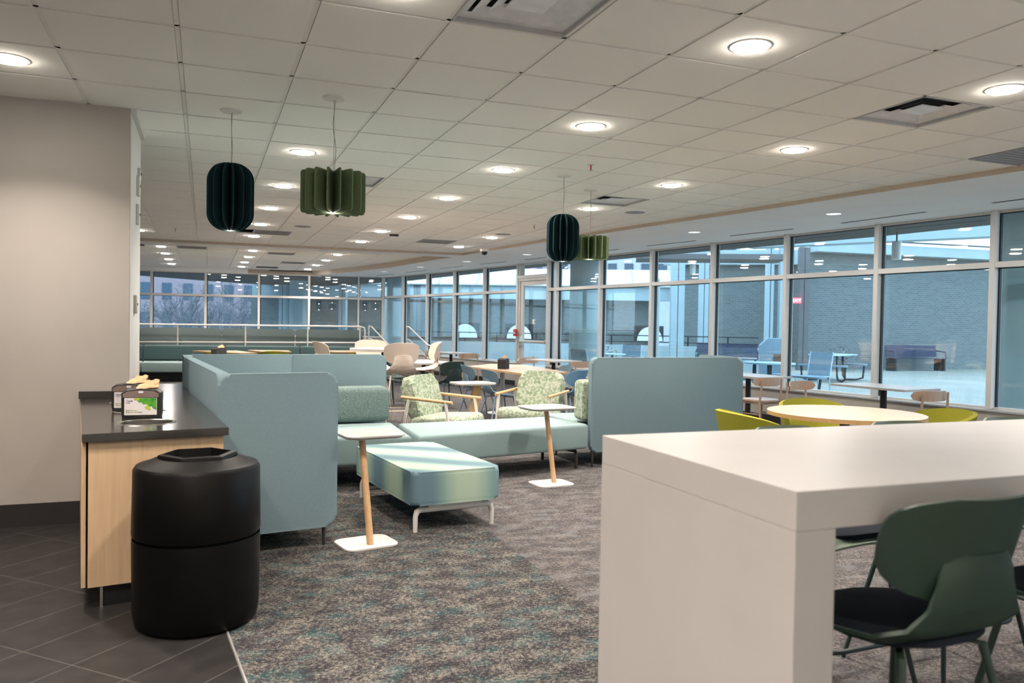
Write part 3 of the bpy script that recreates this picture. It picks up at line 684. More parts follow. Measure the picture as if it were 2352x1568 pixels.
world_part(MB().prism([(.10, 3.18), (.88, 3.20), (.88, 3.42), (.08, 3.40)], .45, .80, bev=.05, seg=4), 'back_cushion', 'cushion', t)
world_part(MB().prism([(.90, 3.20), (1.80, 3.25), (1.79, 3.47), (.90, 3.42)], .45, .79, bev=.06, seg=5), 'back_cushion', 'cushion', t)
for x, y in ((.85, .76), (.28, .70), (1.72, 2.45), (1.72, 3.25), (.2, 2.5), (.05, 3.3)):
    world_part(MB().tube([(x, y, 0), (x, y, .20)], [.010, .017], 12), 'leg', 'bronze', t)
t = thing('upholstered_bench', 'long blue-green upholstered bench linking the booth sofa to the right sofa', 'bench', (2.7, 2.85, 0))
world_part(MB().prism([(1.85, 2.30), (3.67, 2.735), (3.52, 3.42), (1.88, 3.20)], .19, .44, bev=.035, seg=4), 'seat_cushion', 'seat', t)
for (x0, y0), (x1, y1) in (((3.56, 2.76), (3.44, 3.32)), ((2.02, 2.44), (2.00, 3.12))):
    world_part(MB().tube([(x0, y0, 0), (x0, y0, .14), (x0+.005, y0+.03, .165), (x1, y1-.03, .165), (x1, y1, .14), (x1, y1, 0)], .016, 10), 'leg_frame', 'bronze', t)
t = thing('high_back_sofa', 'blue-grey high-backed sofa seen from behind, right of the bench', 'sofa', (4.6, 3.2, 0))
world_part(panel(MB(), (3.715, 2.76), (5.515, 2.79), .15, 1.09, r=.06), 'back_panel', 'panel', t)
world_part(panel(MB(), (5.60, 3.74), (5.55, 2.90), .15, 1.085, r=.06), 'side_panel', 'panel', t)
world_part(MB().prism([(3.62, 2.97), (4.55, 2.98), (4.55, 3.72), (3.60, 3.70)], .19, .44, bev=.035, seg=4), 'seat_cushion', 'seat', t)
world_part(MB().prism([(4.57, 2.98), (5.48, 3.0), (5.48, 3.74), (4.57, 3.72)], .19, .44, bev=.035, seg=4), 'seat_cushion', 'seat', t)
world_part(MB().prism([(3.655, 2.84), (4.5, 2.85), (4.5, 3.03), (3.655, 3.02)], .45, .86, bev=.05, seg=5), 'back_cushion', 'patcush', t)
world_part(MB().prism([(4.53, 2.85), (5.45, 2.87), (5.45, 3.04), (4.53, 3.03)], .45, .86, bev=.05, seg=5), 'back_cushion', 'patcush', t)
world_part(MB().tube([(3.75, 2.79, 0), (3.75, 2.79, .16)], [.011, .016], 10), 'leg', 'bronze', t)
world_part(MB().tube([(3.70, 3.55, 0), (3.70, 3.55, .20)], [.011, .016], 10), 'leg', 'bronze', t)
world_part(MB().tube([(5.4, 2.82, 0), (5.4, 2.82, .16)], [.011, .016], 10), 'leg', 'bronze', t)
world_part(MB().tube([(5.4, 3.6, 0), (5.4, 3.6, .20)], [.011, .016], 10), 'leg', 'bronze', t)
# ottoman
t = thing('ottoman_bench', 'rectangular ottoman in green to blue gradient fabric on white legs', 'ottoman', (1.68, 1.50, 0), radians(7))
MB().prism(rr(.655, 1.30, .05, 6), .185, .41, bev=.03, seg=5).build('seat_cushion', 'grad', t)
for s in (-1, 1):
    MB().tube([(-.285, s*.59, 0), (-.285, s*.59, .105), (-.275, s*.59, .135), (-.25, s*.59, .148), (.25, s*.59, .148), (.275, s*.59, .135), (.285, s*.59, .105), (.285, s*.59, 0)], [.015, .018, .021, .022, .022, .021, .018, .015], 12).build('leg_frame', 'whitemetal', t)
    MB().bb(-.2, s*.59-.02, .16, .2, s*.59+.02, .186).build('bracket', 'whitemetal', t, smooth=False)
# side tables
def side_table(lab, base, brot, top, trot, foot, head, tz=.69, tw=.46, td=.36, tip=None):
    t = thing('side_table', lab, 'side table', (base[0], base[1], 0))
    B = lambda p: (p[0]-base[0], p[1]-base[1])
    MB().prism(rr(.35, .29, .06), 0, .012, RZ(brot), bev=.003).build('base_plate', 'whitemetal', t)
    x, y = B(top); poly = rr(tw, td, .07)
    m = MB(); m.prism(poly, tz-.010, tz, TR(x, y, 0) @ RZ(trot), bev=.003); m.prism([(a*.92, b*.92) for a, b in poly], tz-.024, tz-.009, TR(x, y, 0) @ RZ(trot), bev=.006); m.build('table_top', 'white', t)
    MB().tube([(*B(foot), .010), (*B(head), tz-.02)], .0215, 18).build('slanted_post', 'oak', t); return t
side_table('small white side table with slanted oak post in front of the booth', (1.105, .70), .2, (1.14, .825), .15, (1.12, .635), (1.085, .78), tw=.40, td=.37)
side_table('small white side table with slanted oak post in front of the bench', (3.01, 2.12), .1, (2.985, 2.19), .12, (3.04, 2.12), (2.985, 2.20), .68)
t = thing('side_table', 'white side table with flat angled oak board leg between the armchairs', 'side table', (3.2, 4.95, 0))
MB().prism(rr(.50, .40, .08), .668, .69, RZ(.1), bev=.005).build('table_top', 'white', t)
MB().box((.02, .0, .34), (.10, .045, .67), R=RY(.12)).build('board_leg', 'oak', t, smooth=False); MB().prism(rr(.36, .3, .06), 0, .012, bev=.003).build('base_plate', 'whitemetal', t)
# lounge chairs
def lounge(lab, loc, rz):
    t = thing('lounge_armchair', lab, 'armchair', (*loc, 0), rz, None)
    MB().box((0, .05, .345), (.59, .64, .17), bev=.075, seg=6, R=RX(.06)).build('seat_cushion', 'patcush', t)
    MB().prism(rr(.56, .47, .09, 6), -.075, .075, TR(0, -.27, .60) @ RX(pi/2+.28), bev=.05, seg=5).build('back_cushion', 'patcush', t)
    for s in (-1, 1):
        MB().tube([(s*.335, -.33, .615), (s*.335, .28, .585)], .0175, 14).build('armrest', 'oak', t)
        MB().tube([(s*.33, -.36, 0), (s*.335, -.24, .60)], [.012, .018], 12).build('leg', 'whitemetal', t)
        MB().tube([(s*.33, .30, 0), (s*.335, .20, .585)], [.012, .018], 12).build('leg', 'whitemetal', t)
    m = MB(); m.tube([(-.33, -.30, .25), (.33, -.30, .25)], .012, 10); m.tube([(-.33, .24, .25), (.33, .24, .25)], .012, 10); m.build('seat_rail', 'whitemetal', t); return t
lounge('left green leaf-patterned lounge chair, seen side-on behind the bench', (2.56, 3.98), radians(-135))
lounge('right green leaf-patterned lounge chair facing the bench', (3.76, 4.42), radians(133))
# ================================================================== TABLES
def bar_table():
    t = thing('bar_table', 'long white waterfall bar-height table in the right foreground', 'bar table', (2.9, -2.5, 0)); z1 = 1.05
    c = [(1.342, -2.045), (1.342, -2.945)]
    world_part(MB().bb(1.342, -2.945, z1-.088, 5.2, -2.035, z1, .0015), 'table_top', 'white', t, smooth=False)
    world_part(MB().bb(1.342, -2.945, 0, 1.452, -2.035, z1-.0885, .001), 'end_panel', 'white', t, smooth=False)
    world_part(MB().bb(5.09, -2.945, 0, 5.2, -2.035, z1-.0885, .001), 'end_panel', 'white', t, smooth=False)
bar_table()
def pedestal(name, lab, cat, loc, rz, poly, z, th, mtop, base='black', edge=None, br=.26, pr=.038, two=None, mid=True, group=None):
    t = thing(name, lab, cat, (*loc, 0), rz, group)
    o = MB().prism(poly, z-th, z, bev=.0015).build('table_top', mtop, t, smooth=False)
    if edge:
        e = MB(); n = len(poly)
        for i in range(n):
            a, b = Vector(poly[i]), Vector(poly[(i+1) % n]); k = 1.0006
            e.quad((a.x*k, a.y*k, z-th), (b.x*k, b.y*k, z-th), (b.x*k, b.y*k, z-.002), (a.x*k, a.y*k, z-.002))
        e.build('edge_band', edge, t, smooth=False)
    for q in (two or [(0, 0)]):
        MB().tube([(q[0], q[1], .01), (q[0], q[1], z-th)], pr, 16).build('column', base, t)
        MB().lathe([(0, 0), (br, 0), (br, .006), (br*.6, .016), (pr, .03)], 32, (q[0], q[1], 0)).build('base_plate', base, t)
    return t
circ = lambda r, n=56: [(r*cos(2*pi*k/n), r*sin(2*pi*k/n)) for k in range(n)]
pedestal('round_dining_table', 'round oak-topped dining table ringed by yellow tub chairs', 'table', (4.97, .72), 0, circ(.60), .74, .032, 'oakx', 'black', 'oakedge', br=.34)
fa = lambda k: bay_frame(FAC(k), FAC(k+1))[1]
pedestal('window_table', 'rectangular white two-seat table at right by the window wall', 'table', (7.76, 3.03), fa(0), rr(1.02, .66, .01, 2), .74, .026, 'white', group=None)
pedestal('window_table', 'white window table just right of the high-backed sofa', 'table', (7.42, 5.15), fa(1), rr(1.02, .66, .01, 2), .74, .026, 'white', group=None)
pedestal('window_table', 'white window table right of the glass door', 'table', (6.38, 9.68), fa(5), rr(1.02, .62, .01, 2), .74, .026, 'white')
pedestal('window_table', 'farthest white window table with two pale wooden chairs', 'table', (5.45, 13.4), fa(8), rr(1.02, .62, .01, 2), .74, .026, 'white')
hp = [(4.17, 5.60), (4.94, 5.93), (5.07, 7.88), (4.60, 8.22), (3.98, 7.55)]; hc = (4.5, 6.95)
pedestal('angular_table', 'angular oak-topped table with blue chairs and a napkin box', 'table', hc, 0, [(x-hc[0], y-hc[1]) for x, y in hp], .745, .026, 'oakx', 'whitemetal', 'oakedge', two=[(-.05, -.55), (.05, .6)], br=.24)
pedestal('bar_height_round_table', 'tall round white table with beige stools around it', 'table', (2.42, 6.45), 0, circ(.46), 1.05, .035, 'white', 'black', br=.28)
pedestal('dining_table', 'white rectangular table with dark green chairs behind the beige stools', 'table', (3.70, 9.2), fa(6)+.0, rr(1.25, .76, .03, 3), .74, .028, 'white')
for lab, c, ps in (('left angular oak table before the banquette, with napkin box', (.85, 13.2), [(-.94, .72), (-.05, -.6), (.3, -.45), (-.05, .9)]),
                   ('right angular oak table before the banquette', (1.55, 13.9), [(-.25, -.45), (.35, -.4), (.35, .4), (-.5, .6)]),
                   ('far oak table behind the tall round white table', (3.30, 13.9), [(-.75, .45), (-.5, -.5), (.7, -.5), (.8, .5)])):
    pedestal('angular_table', lab, 'table', c, 0, ps, .74, .03, 'oakx', 'black', 'oakedge')
t = pedestal('dining_table', 'low white table just behind the high booth panels, under the napkin box', 'table', (.75, 10.4), 0, rr(1.3, .7, .03, 3), .735, .026, 'white')
# ================================================================== CHAIRS
def shell_chair(name, lab, cat, m, ml, h=.44, stool=False, pad=False, back=.40, group=None):
    t = thing(name, lab, cat, (0, 0, 0), 0, group)
    def prof(v):                       # centre line: seat front -> seat rear -> stem top
        pts = [(.215, h-.02), (.17, h-.002), (.02, h-.012), (-.12, h-.004), (-.185, h+.035), (-.218, h+.10), (-.236, h+.17), (-.246, h+.235)]
        q = v*(len(pts)-1); i = min(int(q), len(pts)-2); f = q-i; a, b = pts[i], pts[i+1]
        return a[0]+(b[0]-a[0])*f, a[1]+(b[1]-a[1])*f
    def wid(v):
        ks = [.185, .215, .232, .226, .185, .142, .124, .108]
        q = v*(len(ks)-1); i = min(int(q), len(ks)-2); f = q-i; f = f*f*(3-2*f); return ks[i]+(ks[i+1]-ks[i])*f
    def fn(u, v):
        x = (u*2-1); y, z = prof(v); w = wid(v)
        lift = .035*x**4*(1 if v < .55 else 0) if False else .03*abs(x)**3*max(0, 1-abs(v-.45)*2.4)
        bk = max(0, v-.6)*2.5*.035*x*x
        cr = 1-.10*abs(x)**6*(1 if v < .08 or v > .95 else 0)
        return (x*w, y+bk, z+lift-(.012*x*x if v < .1 else 0))
    MB().grid(fn, 12, 28, .010).build('seat_shell', m, t, ang=60)
    def wing(u, v):
        x = u*2-1; q = v
        w = .235*(max(0.0, 1-abs((q-.62)/.66)**3.2))**.42 if q < .62 else .235*(max(0.0, 1-abs((q-.62)/.40)**3.4))**.40
        z = h+.125+(back-.10)*q
        return (x*w, -.198-.072*q+.10*(x*w/.235)**2, z)
    MB().grid(wing, 14, 16, .009).build('backrest', m, t, ang=60)
    if pad: MB().prism(rr(.40, .36, .14, 6, 0, .02), h-.004, h+.016, bev=.008).build('seat_pad', 'darkpad', t)
    sp = .17 if not stool else .16; fo = .235 if not stool else .25
    for sx_ in (-1, 1):
        for sy_ in (-1, 1):
            MB().tube([(sx_*fo, sy_*fo-.01, 0), (sx_*sp*.86, sy_*sp*.8, h-.03), (sx_*.06, sy_*.05, h-.022)], [.0085, .011, .010], 10).build('leg', ml, t)
    if stool:
        zf = .27; q = fo-(fo-sp*.86)*zf/h
        MB().tube([(x*1, y*1-.006, zf) for x, y in rr(2*q+.01, 2*q, .10, 5)], .009, 8, closed=True).build('footrest_ring', ml, t)
    return t
def place(o, used, loc, face, lab, group=None):
    c = o if not used else copy_tree(o); c.location = (loc[0], loc[1], 0); c.rotation_euler = (0, 0, radians(face-90)); c['label'] = lab
    if group: c['group'] = group
    return c
# green stools at the bar table
gs = shell_chair('bar_stool', '', 'stool', 'green', 'green', .665, True, True, .345)
place(gs, 0, (1.80, -2.80), 92, 'dark green shell bar stool nearest the camera, on near side of bar table', 'green stools at the white bar table')
place(gs, 1, (2.50, -2.80), 90, 'dark green stool at right edge of photo, near side of bar table', 'green stools at the white bar table')
gl = shell_chair('bar_stool', '', 'stool', 'greenlit', 'dgreen', .665, True, True, .318)
place(gl, 0, (2.34, -1.95), -88, 'green stool in a painted lit tone across the bar table, leftmost backrest top behind the edge', 'lit-tone green stools across the white bar table')
place(gl, 1, (2.96, -1.93), -90, 'green stool in a painted lit tone across the bar table, middle backrest top', 'lit-tone green stools across the white bar table')
place(gl, 1, (3.62, -1.93), -92, 'green stool in a painted lit tone across the bar table, rightmost backrest top', 'lit-tone green stools across the white bar table')
# beige stools
bs_ = shell_chair('bar_stool', '', 'stool', 'beige', 'beige', .75, True, False, .37)
place(bs_, 0, (2.50, 5.95), 95, 'beige shell bar stool seen from behind at the tall round table', 'beige stools at tall round table')
place(bs_, 1, (2.98, 6.55), 175, 'beige stool side-on, right of the tall round table', 'beige stools at tall round table')
place(bs_, 1, (2.42, 7.2), -90, 'beige stool behind the tall round table', 'beige stools at tall round table')
place(bs_, 1, (1.72, 6.25), 10, 'beige stool left of tall round table, rising above the booth panel', 'beige stools at tall round table')
# dark green chairs
dg_ = shell_chair('dining_chair', '', 'chair', 'dgreen', 'dgreen', .43, False, False, .33)
place(dg_, 0, (3.90, 8.45), 110, 'dark green shell chair with its back to us at the white rectangular table', 'dark green chairs')
place(dg_, 1, (3.05, 8.9), 20, 'dark green chair behind the beige stools, left end of the white table', 'dark green chairs')
place(dg_, 1, (3.25, 9.9), -70, 'dark green chair on the far side of the white rectangular table', 'dark green chairs')
# blue chairs
bl = shell_chair('dining_chair', '', 'chair', 'blue', 'blue', .43, False, False, .33)
place(bl, 0, (4.02, 7.15), 0, 'slate blue shell chair at the left corner of the angular oak table', 'blue chairs at angular oak table')
place(bl, 1, (3.98, 6.1), 5, 'slate blue chair side-on at the near left of the angular oak table', 'blue chairs at angular oak table')
b2 = shell_chair('dining_chair', '', 'chair', 'bluelt', 'blue', .43, False, False, .33)
place(b2, 0, (4.95, 5.95), 120, 'brighter blue chair behind the right lounge chair', 'blue chairs at angular oak table')
place(bl, 1, (5.22, 7.0), 178, 'slate blue chair on the window side of the angular oak table', 'blue chairs at angular oak table')
# yellow tub chairs
def tub(lab):
    t = thing('tub_chair', lab, 'chair')
    def fn(u, v):
        a = radians(-128+256*u); k = abs(u*2-1)
        R0 = .235+.075*v*(1-.25*k); top = .745-.13*k**2.2 if k < .93 else .745-.13*k**2.2-.09*((k-.93)/.07)
        z = .40+(top-.40)*v
        return (R0*1.02*sin(a), -R0*cos(a)*1.0+.02, z)
    MB().grid(fn, 36, 10, .035).build('backrest', 'yellow', t, ang=70)
    MB().lathe([(0, .36), (.20, .365), (.255, .39), (.262, .43), (.22, .455), (0, .462)], 36, (0, .01, 0)).build('seat_cushion', 'yellow', t)
    for sx_ in (-1, 1):
        for sy_ in (-1, 1): MB().tube([(sx_*.24, sy_*.24, 0), (sx_*.13, sy_*.13, .38)], [.010, .016], 10).build('leg', 'oak', t)
    return t
yt = tub('')
G = 'yellow tub chairs at the round oak table'
place(yt, 0, (4.24, .95), -12, 'yellow tub chair left of the round oak table, beside the sofa panel', G)
place(yt, 1, (5.36, 1.52), -118, 'yellow tub chair behind the round oak table', G)
place(yt, 1, (5.86, .62), 175, 'yellow tub chair at right end of the round oak table', G)
G = 'yellow chairs at the far oak tables'
place(yt, 1, (.42, 12.15), 80, 'yellow chair behind the far napkin box', G).scale = (1, 1, 1.05)
place(yt, 1, (1.45, 12.75), 90, 'yellow chair at the right far oak table', G).scale = (1, 1, 1.05)
place(yt, 1, (3.35, 13.3), 95, 'yellow chair peeking left of the tall round table column', G)
# wooden chairs
def wchair(lab):
    t = thing('wooden_chair', lab, 'chair')
    MB().prism(rr(.43, .40, .12, 6), .418, .44, bev=.008).build('seat', 'ash', t)
    MB().prism(rr(.41, .38, .12, 6), .438, .452, bev=.006).build('seat_pad', 'card', t)
    m = MB(); m.tube([(-.18, .155, .40), (.18, .155, .40)], .011, 8); m.tube([(-.19, -.17, .40), (.19, -.17, .40)], .011, 8)
    for s in (-1, 1): m.tube([(s*.185, .16, .25), (s*.195, -.18, .25)], .008, 8); m.tube([(s*.18, .155, .40), (s*.19, -.17, .40)], .011, 8)
    m.tube([(-.19, .0, .25), (.19, .0, .25)], .008, 8); m.build('stretcher', 'ash', t)
    for s in (-1, 1):
        MB().tube([(s*.185, .165, 0), (s*.18, .155, .42)], [.011, .015], 10).build('leg', 'ash', t)
        MB().tube([(s*.20, -.21, 0), (s*.19, -.175, .42), (s*.175, -.20, .735)], [.011, .016, .012], 10).build('leg', 'ash', t)
    def fn(u, v):
        x = u*2-1; e = (max(0., 1-abs(x)**7))**.5; return (.26*x, -.205+.10*x*x, .69+(v-.5)*.115*e)
    MB().grid(fn, 22, 8, .016).build('backrest', 'ash', t, ang=60); return t
wc = wchair('')
G = 'pale wooden chairs along the window wall'
place(wc, 0, (7.22, 4.62), 97, 'pale wooden chair right behind the high-backed sofa panel', G)
place(wc, 1, (7.20, 3.66), -78, 'pale wooden chair at left end of the right-hand window table', G)
place(wc, 1, (7.66, 2.40), 88, 'pale wooden chair at near right end of the right-hand window table', G)
place(wc, 1, (6.60, 9.05), 97, 'pale wooden chair with back to us, right side of table by the door', G)
place(wc, 1, (6.20, 10.35), -80, 'pale wooden chair on far side of table by the door', G)
place(wc, 1, (5.62, 12.75), 99, 'pale wooden chair with back to us at the farthest window table', G)
place(wc, 1, (5.30, 14.1), -78, 'pale wooden chair on the far side of the farthest window table', G)
# ================================================================== BANQUETTE + RAILING
t = thing('banquette', 'long green upholstered banquette along the far railing', 'banquette', (1.3, 15.3, 0))
def bl_(x, off=0): return 15.7 - (x+1.4)*(.55/5.3) + off
for x0, x1 in ((-2.6, -1.17), (-1.155, .58), (.595, 2.26), (2.275, 3.88)):
    world_part(MB().prism([(x0, bl_(x0, -.02)), (x1, bl_(x1, -.02)), (x1, bl_(x1, .13)), (x0, bl_(x0, .13))], .45, .805, bev=.05, seg=4), 'back_cushion', 'banq', t)
    world_part(MB().prism([(x0, bl_(x0, -.62)), (x1, bl_(x1, -.62)), (x1, bl_(x1, .1)), (x0, bl_(x0, .1))], .21, .44, bev=.03, seg=4), 'seat_cushion', 'seat', t)
world_part(MB().prism([(-2.6, bl_(-2.6, -.45)), (3.85, bl_(3.85, -.45)), (3.85, bl_(3.85, .1)), (-2.6, bl_(-2.6, .1))], 0, .21), 'base', 'dark', t, smooth=False)
for x in (-1.0, 1.0, 3.0): world_part(MB().tube([(x, bl_(x, -.55), 0), (x, bl_(x, -.55), .22)], .015, 8), 'leg', 'bronze', t)
rl = lambda x: 16.1-(x+1.4)*(.6/5.3)
pf = MB(); pf.prism([(-8, 17.0), (-1.4, 16.25), (3.95, 15.66), (4.9, 15.7), (4.9, 20.9), (-8, 22.3)], 0, .36); pf.prism([(3.95, 15.4), (4.95, 15.45), (4.95, 15.72), (3.95, 15.68)], 0, .24); pf.prism([(3.97, 15.1), (4.97, 15.15), (4.95, 15.46), (3.95, 15.41)], 0, .12)
pf.build('floor', 'carpet_grey', kind='structure', smooth=False)
t = thing('guard_rail', 'long white metal guard rail above the banquette', 'railing', (1.3, 15.8, 0))
world_part(MB().tube([(-2.6, rl(-2.6), 1.275)]+[(x, rl(x), 1.275+.004*x) for x in (-1.2, 1, 3)]+[(3.74, rl(3.74), 1.288), (3.83, rl(3.83), 1.26), (3.85, rl(3.85), 1.2), (3.85, rl(3.85), .36)], .021, 10), 'top_rail', 'whitemetal', t)
world_part(MB().tube([(-2.6, rl(-2.6), .85), (3.83, rl(3.83), .89)], .018, 10), 'lower_rail', 'whitemetal', t)
for x in (-1.95, -.45, 1.05, 2.485, 3.73): world_part(MB().tube([(x, rl(x), .36 if x > -3 else 0), (x, rl(x), 1.27)], .018, 8), 'post', 'whitemetal', t)
for k, (x, y, lab) in enumerate(((3.95, 15.42, 'sloping steel handrail running down from the end of guard rail'), (4.93, 15.5, 'sloping double steel handrail by the glass wall'))):
    t = thing('stair_handrail', lab, 'handrail', (x, y, 0))
    for z in (1.30, .98 if k else .99):
        MB().tube([(0, .12, z-.6 if False else z), (.05, .06, z), (.33, -.72, z-.43), (.38, -.82, z-.45), (.41, -.86, z-.50)], .017, 8).build('rail', 'alu', t)
    MB().tube([(0, .12, 0), (0, .12, 1.30)], .017, 8).build('post', 'alu', t); MB().tube([(.41, -.86, 0), (.41, -.86, .80)], .017, 8).build('post', 'alu', t)
G = 'blue-grey booth backs behind the guard rail'
pn = lambda x: 16.4-(x+1.4)*(.6/5.3)
for n, (x0, x1) in enumerate(((-2.9, -1.29), (-1.275, .515), (.53, 2.215), (2.23, 3.86))):
    o = panel(MB(), (x0, pn(x0)), (x1, pn(x1)), .36, 1.20, .08, .04).build('booth_divider', 'divider'); tag(o, ('upholstered green-grey booth back behind the guard rail, ' + ['cut off by the left wall', 'second from left', 'third from left', 'right end by the handrail'][n]), 'booth', G)
# ================================================================== OUTSIDE
mb = MB(); out = [(p.x+.12, p.y) for p in FP]
mb.prism(out + [(5.45, 34), (70, 34), (70, -20), (10, -20)], -.3, -.03); mb.build('patio_ground', 'patio', smooth=False, kind='structure')
mb = MB(); mb.bb(-90, 34, -3.6, 130, 190, -3.2); mb.bb(-90, 22.5, -3.6, 5.45, 34, -3.2); mb.build('lower_ground', 'asph', smooth=False, kind='structure')
OV = [(10.75, -9), (10.6, 0), (10.38, 3.76), (10.15, 5.6), (9.81, 7.07), (8.99, 10.47), (8.1, 15.5), (6.95, 23.75), (5.84, 27.7), (4.54, 31.2), (3.89, 31.6), (2.29, 30.58), (.22, 28.96), (-2.02, 26.5), (-8, 22.8)]
mb = MB(); mb.prism(OV + [(-8.3, 22.8), (-8.3, -10), (10.75, -10)], 3.2, 3.5)
fo = [(p.x+.06, p.y) for p in FP]
mb.prism(OV + [(-8, 22.35)] + [(q[0], q[1]+.06) for q in BW] + fo[::-1] + [(10.75, -9.2)], 2.9, 3.21)
mb.build('roof_overhang', 'brown', smooth=False, kind='structure')
for n, (x, y, r, lab) in enumerate(((8.21, 12.07, .36, 'big round pale column outside, right of the glass door'), (5.98, 21.5, .32, 'round column outside the far right corner of windows'), (3.45, 26.4, .38, 'round column beyond the far window wall'), (9.62, 2.5, .38, 'round column outside at right edge of photo'))):
    t = thing('round_column', lab, 'column', (x, y, -.03)); MB().lathe([(0, 0), (r, 0), (r, 2.93), (0, 2.93)], 40).build('shaft', 'concrete', t); MB().bb(r-.01, -.008, 0, r+.002, .008, 2.93).build('joint', 'gasket', t, smooth=False)
def wall(name, lab, cat, p, q, z0, z1, th, m, group=None):
    p, q = Vector(p), Vector(q); d = q-p
    o = MB().bb(0, 0, z0, d.length, th, z1).build(name, m, loc=(p.x, p.y, 0), rz=atan2(d.y, d.x), smooth=False); tag(o, lab, cat, group); return o
wall('brick_wall', 'long grey brick wall behind the patio bench, seen in the right windows', 'wall', (20.2, 18.55), (42, 16.8), -.03, 4.3, .4, 'brick')
wall('concrete_beam', 'pale beam capping the grey brick wall at right', 'beam', (20.2, 18.1), (42, 16.35), 4.15, 4.5, .5, 'concrete')
wall('top_rail', 'thin dark pipe rail above the pale beam at right', 'railing', (20.2, 18.0), (42, 16.25), 4.58, 4.63, .05, 'gasket')
wall('concrete_fascia', 'pale blue fascia beam crossing high over the patio', 'beam', (13.6, 13.4), (19.0, 4.5), 3.55, 4.15, .5, 'concrete')
wall('brick_wall', 'grey brick wall segment behind the patio in middle windows', 'wall', (17.5, 22.9), (21.3, 20.3), -.03, 3.9, .3, 'brick')
wall('concrete_beam', 'pale beam above the middle brick wall segment', 'beam', (16.9, 22.9), (21.3, 19.9), 3.85, 4.4, .5, 'concrete')
wall('colonnade_wall', 'long grey wall under the white vaulted roof', 'wall', (2.0, 32), (17.6, 24.3), -.03, 2.6, .3, 'brick')
wall('colonnade_fascia', 'blue-grey fascia beam under the white vaulted roof', 'beam', (2.0, 31.2), (17.6, 23.5), 2.45, 3.0, .5, 'concrete')
t = thing('vaulted_roof', 'white vaulted roof over the far colonnade', 'roof', (2.0, 31.0, 3.0), atan2(-7.7, 15.6))
m = MB(); m.grid(lambda u, v: (17.4*u, .0+4*v, .03+.78*sin(pi*v)), 20, 12, .05); m.build('vault', 'roofw', t)
m = MB()
for k in range(12): m.grid(lambda u, v: (17.4*k/11-.03+.06*u, 4*v, .05+.79*sin(pi*v)), 1, 12, .03)
m.build('seam', 'concrete', t)
for x, y, w, d, h, mm, lab in ((14.45, 18.04, .42, .42, 3.9, 'concrete', 'pale blue square pillar at middle windows, wider of the pair'), (13.95, 18.45, .14, .3, 3.0, 'concrete', 'thin pale post left of the wide blue pillar'),
        (17.0, 20.3, .32, .32, 3.9, 'concrete', 'grey-white pillar before the middle brick wall'), (15.97, 15.4, .20, .3, 3.9, 'concrete', 'left half of twin blue pillars near the exit sign'), (16.25, 15.15, .20, .3, 3.9, 'concrete', 'right half of twin blue pillars near the exit sign'),
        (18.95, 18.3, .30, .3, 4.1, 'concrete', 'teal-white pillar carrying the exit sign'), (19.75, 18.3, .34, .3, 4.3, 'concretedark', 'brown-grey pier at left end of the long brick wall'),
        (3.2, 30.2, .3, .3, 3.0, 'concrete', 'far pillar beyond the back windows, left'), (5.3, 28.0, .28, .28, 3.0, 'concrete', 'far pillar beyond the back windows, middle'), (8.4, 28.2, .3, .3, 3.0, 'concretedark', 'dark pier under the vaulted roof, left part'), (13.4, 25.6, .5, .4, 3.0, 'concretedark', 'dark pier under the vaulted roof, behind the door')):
    t = thing('square_pillar', lab, 'pillar', (x, y, -.03), -.45); MB().bb(-w/2, -d/2, 0, w/2, d/2, h).build('shaft', mm, t, smooth=False); MB().bb(-.01, -d/2-.004, 0, .01, -d/2+.01, h).build('joint', 'gasket', t, smooth=False)
t = thing('exit_sign', 'small red EXIT sign outside on a pillar, seen through the right windows', 'sign', (19.22, 18.0, 2.30), -.75)
MB().bb(-.15, -.03, 0, .15, .03, .19).build('housing', 'exitred', t, smooth=False); text('EXIT', .15, 'exitlet', t, TR(0, -.032, .04) @ RX(pi/2), align='CENTER')
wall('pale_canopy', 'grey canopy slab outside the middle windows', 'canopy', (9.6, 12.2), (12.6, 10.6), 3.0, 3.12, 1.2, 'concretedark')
for x, y, z, lab in ((9.97, 4.99, 2.49, 'white cylinder lamp hanging under the overhang at the right windows'), (11.0, 12.0, 2.68, 'white cylinder lamp hanging under the canopy at middle windows')):
    t = thing('cylinder_lamp', lab, 'lamp', (x, y, z)); MB().lathe([(0, 0), (.068, 0), (.068, .27), (0, .27)], 24).build('shade', 'roofw', t); MB().tube([(0, 0, .27), (0, 0, 3.0-z if 'canopy' in lab else 2.93-z)], .012, 6).build('stem', 'gasket', t)
# low parapet with rails
RP = [(6.2, 26.0), (12.35, 22.04), (17.58, 17.89)]
m = MB()
for p, q in zip(RP, RP[1:]):
    p, q = Vector(p), Vector(q); d = q-p; L = d.length; m.box(((p.x+q.x)/2, (p.y+q.y)/2, .36), (L, .2, .78), atan2(d.y, d.x))
o = m.build('parapet_wall', 'concrete', smooth=False); tag(o, 'low pale parapet wall below the black patio railing', 'parapet')
t = thing('patio_railing', 'black double-bar railing above the low pale parapet', 'railing', (12.35, 22.04, .74))
for p, q in zip(RP, RP[1:]):
    p, q = Vector(p), Vector(q); o3 = Vector((12.35, 22.04))
    a, b = p-o3, q-o3
    for z in (.13, .35): MB().tube([(a.x, a.y, z), (b.x, b.y, z)], .022, 6).build('bar', 'gasket', t)
    for k in range(5):
        c = a+(b-a)*(k+.25)/5; MB().tube([(c.x, c.y, 0), (c.x, c.y, .36)], .028, 6).build('post', 'gasket', t)
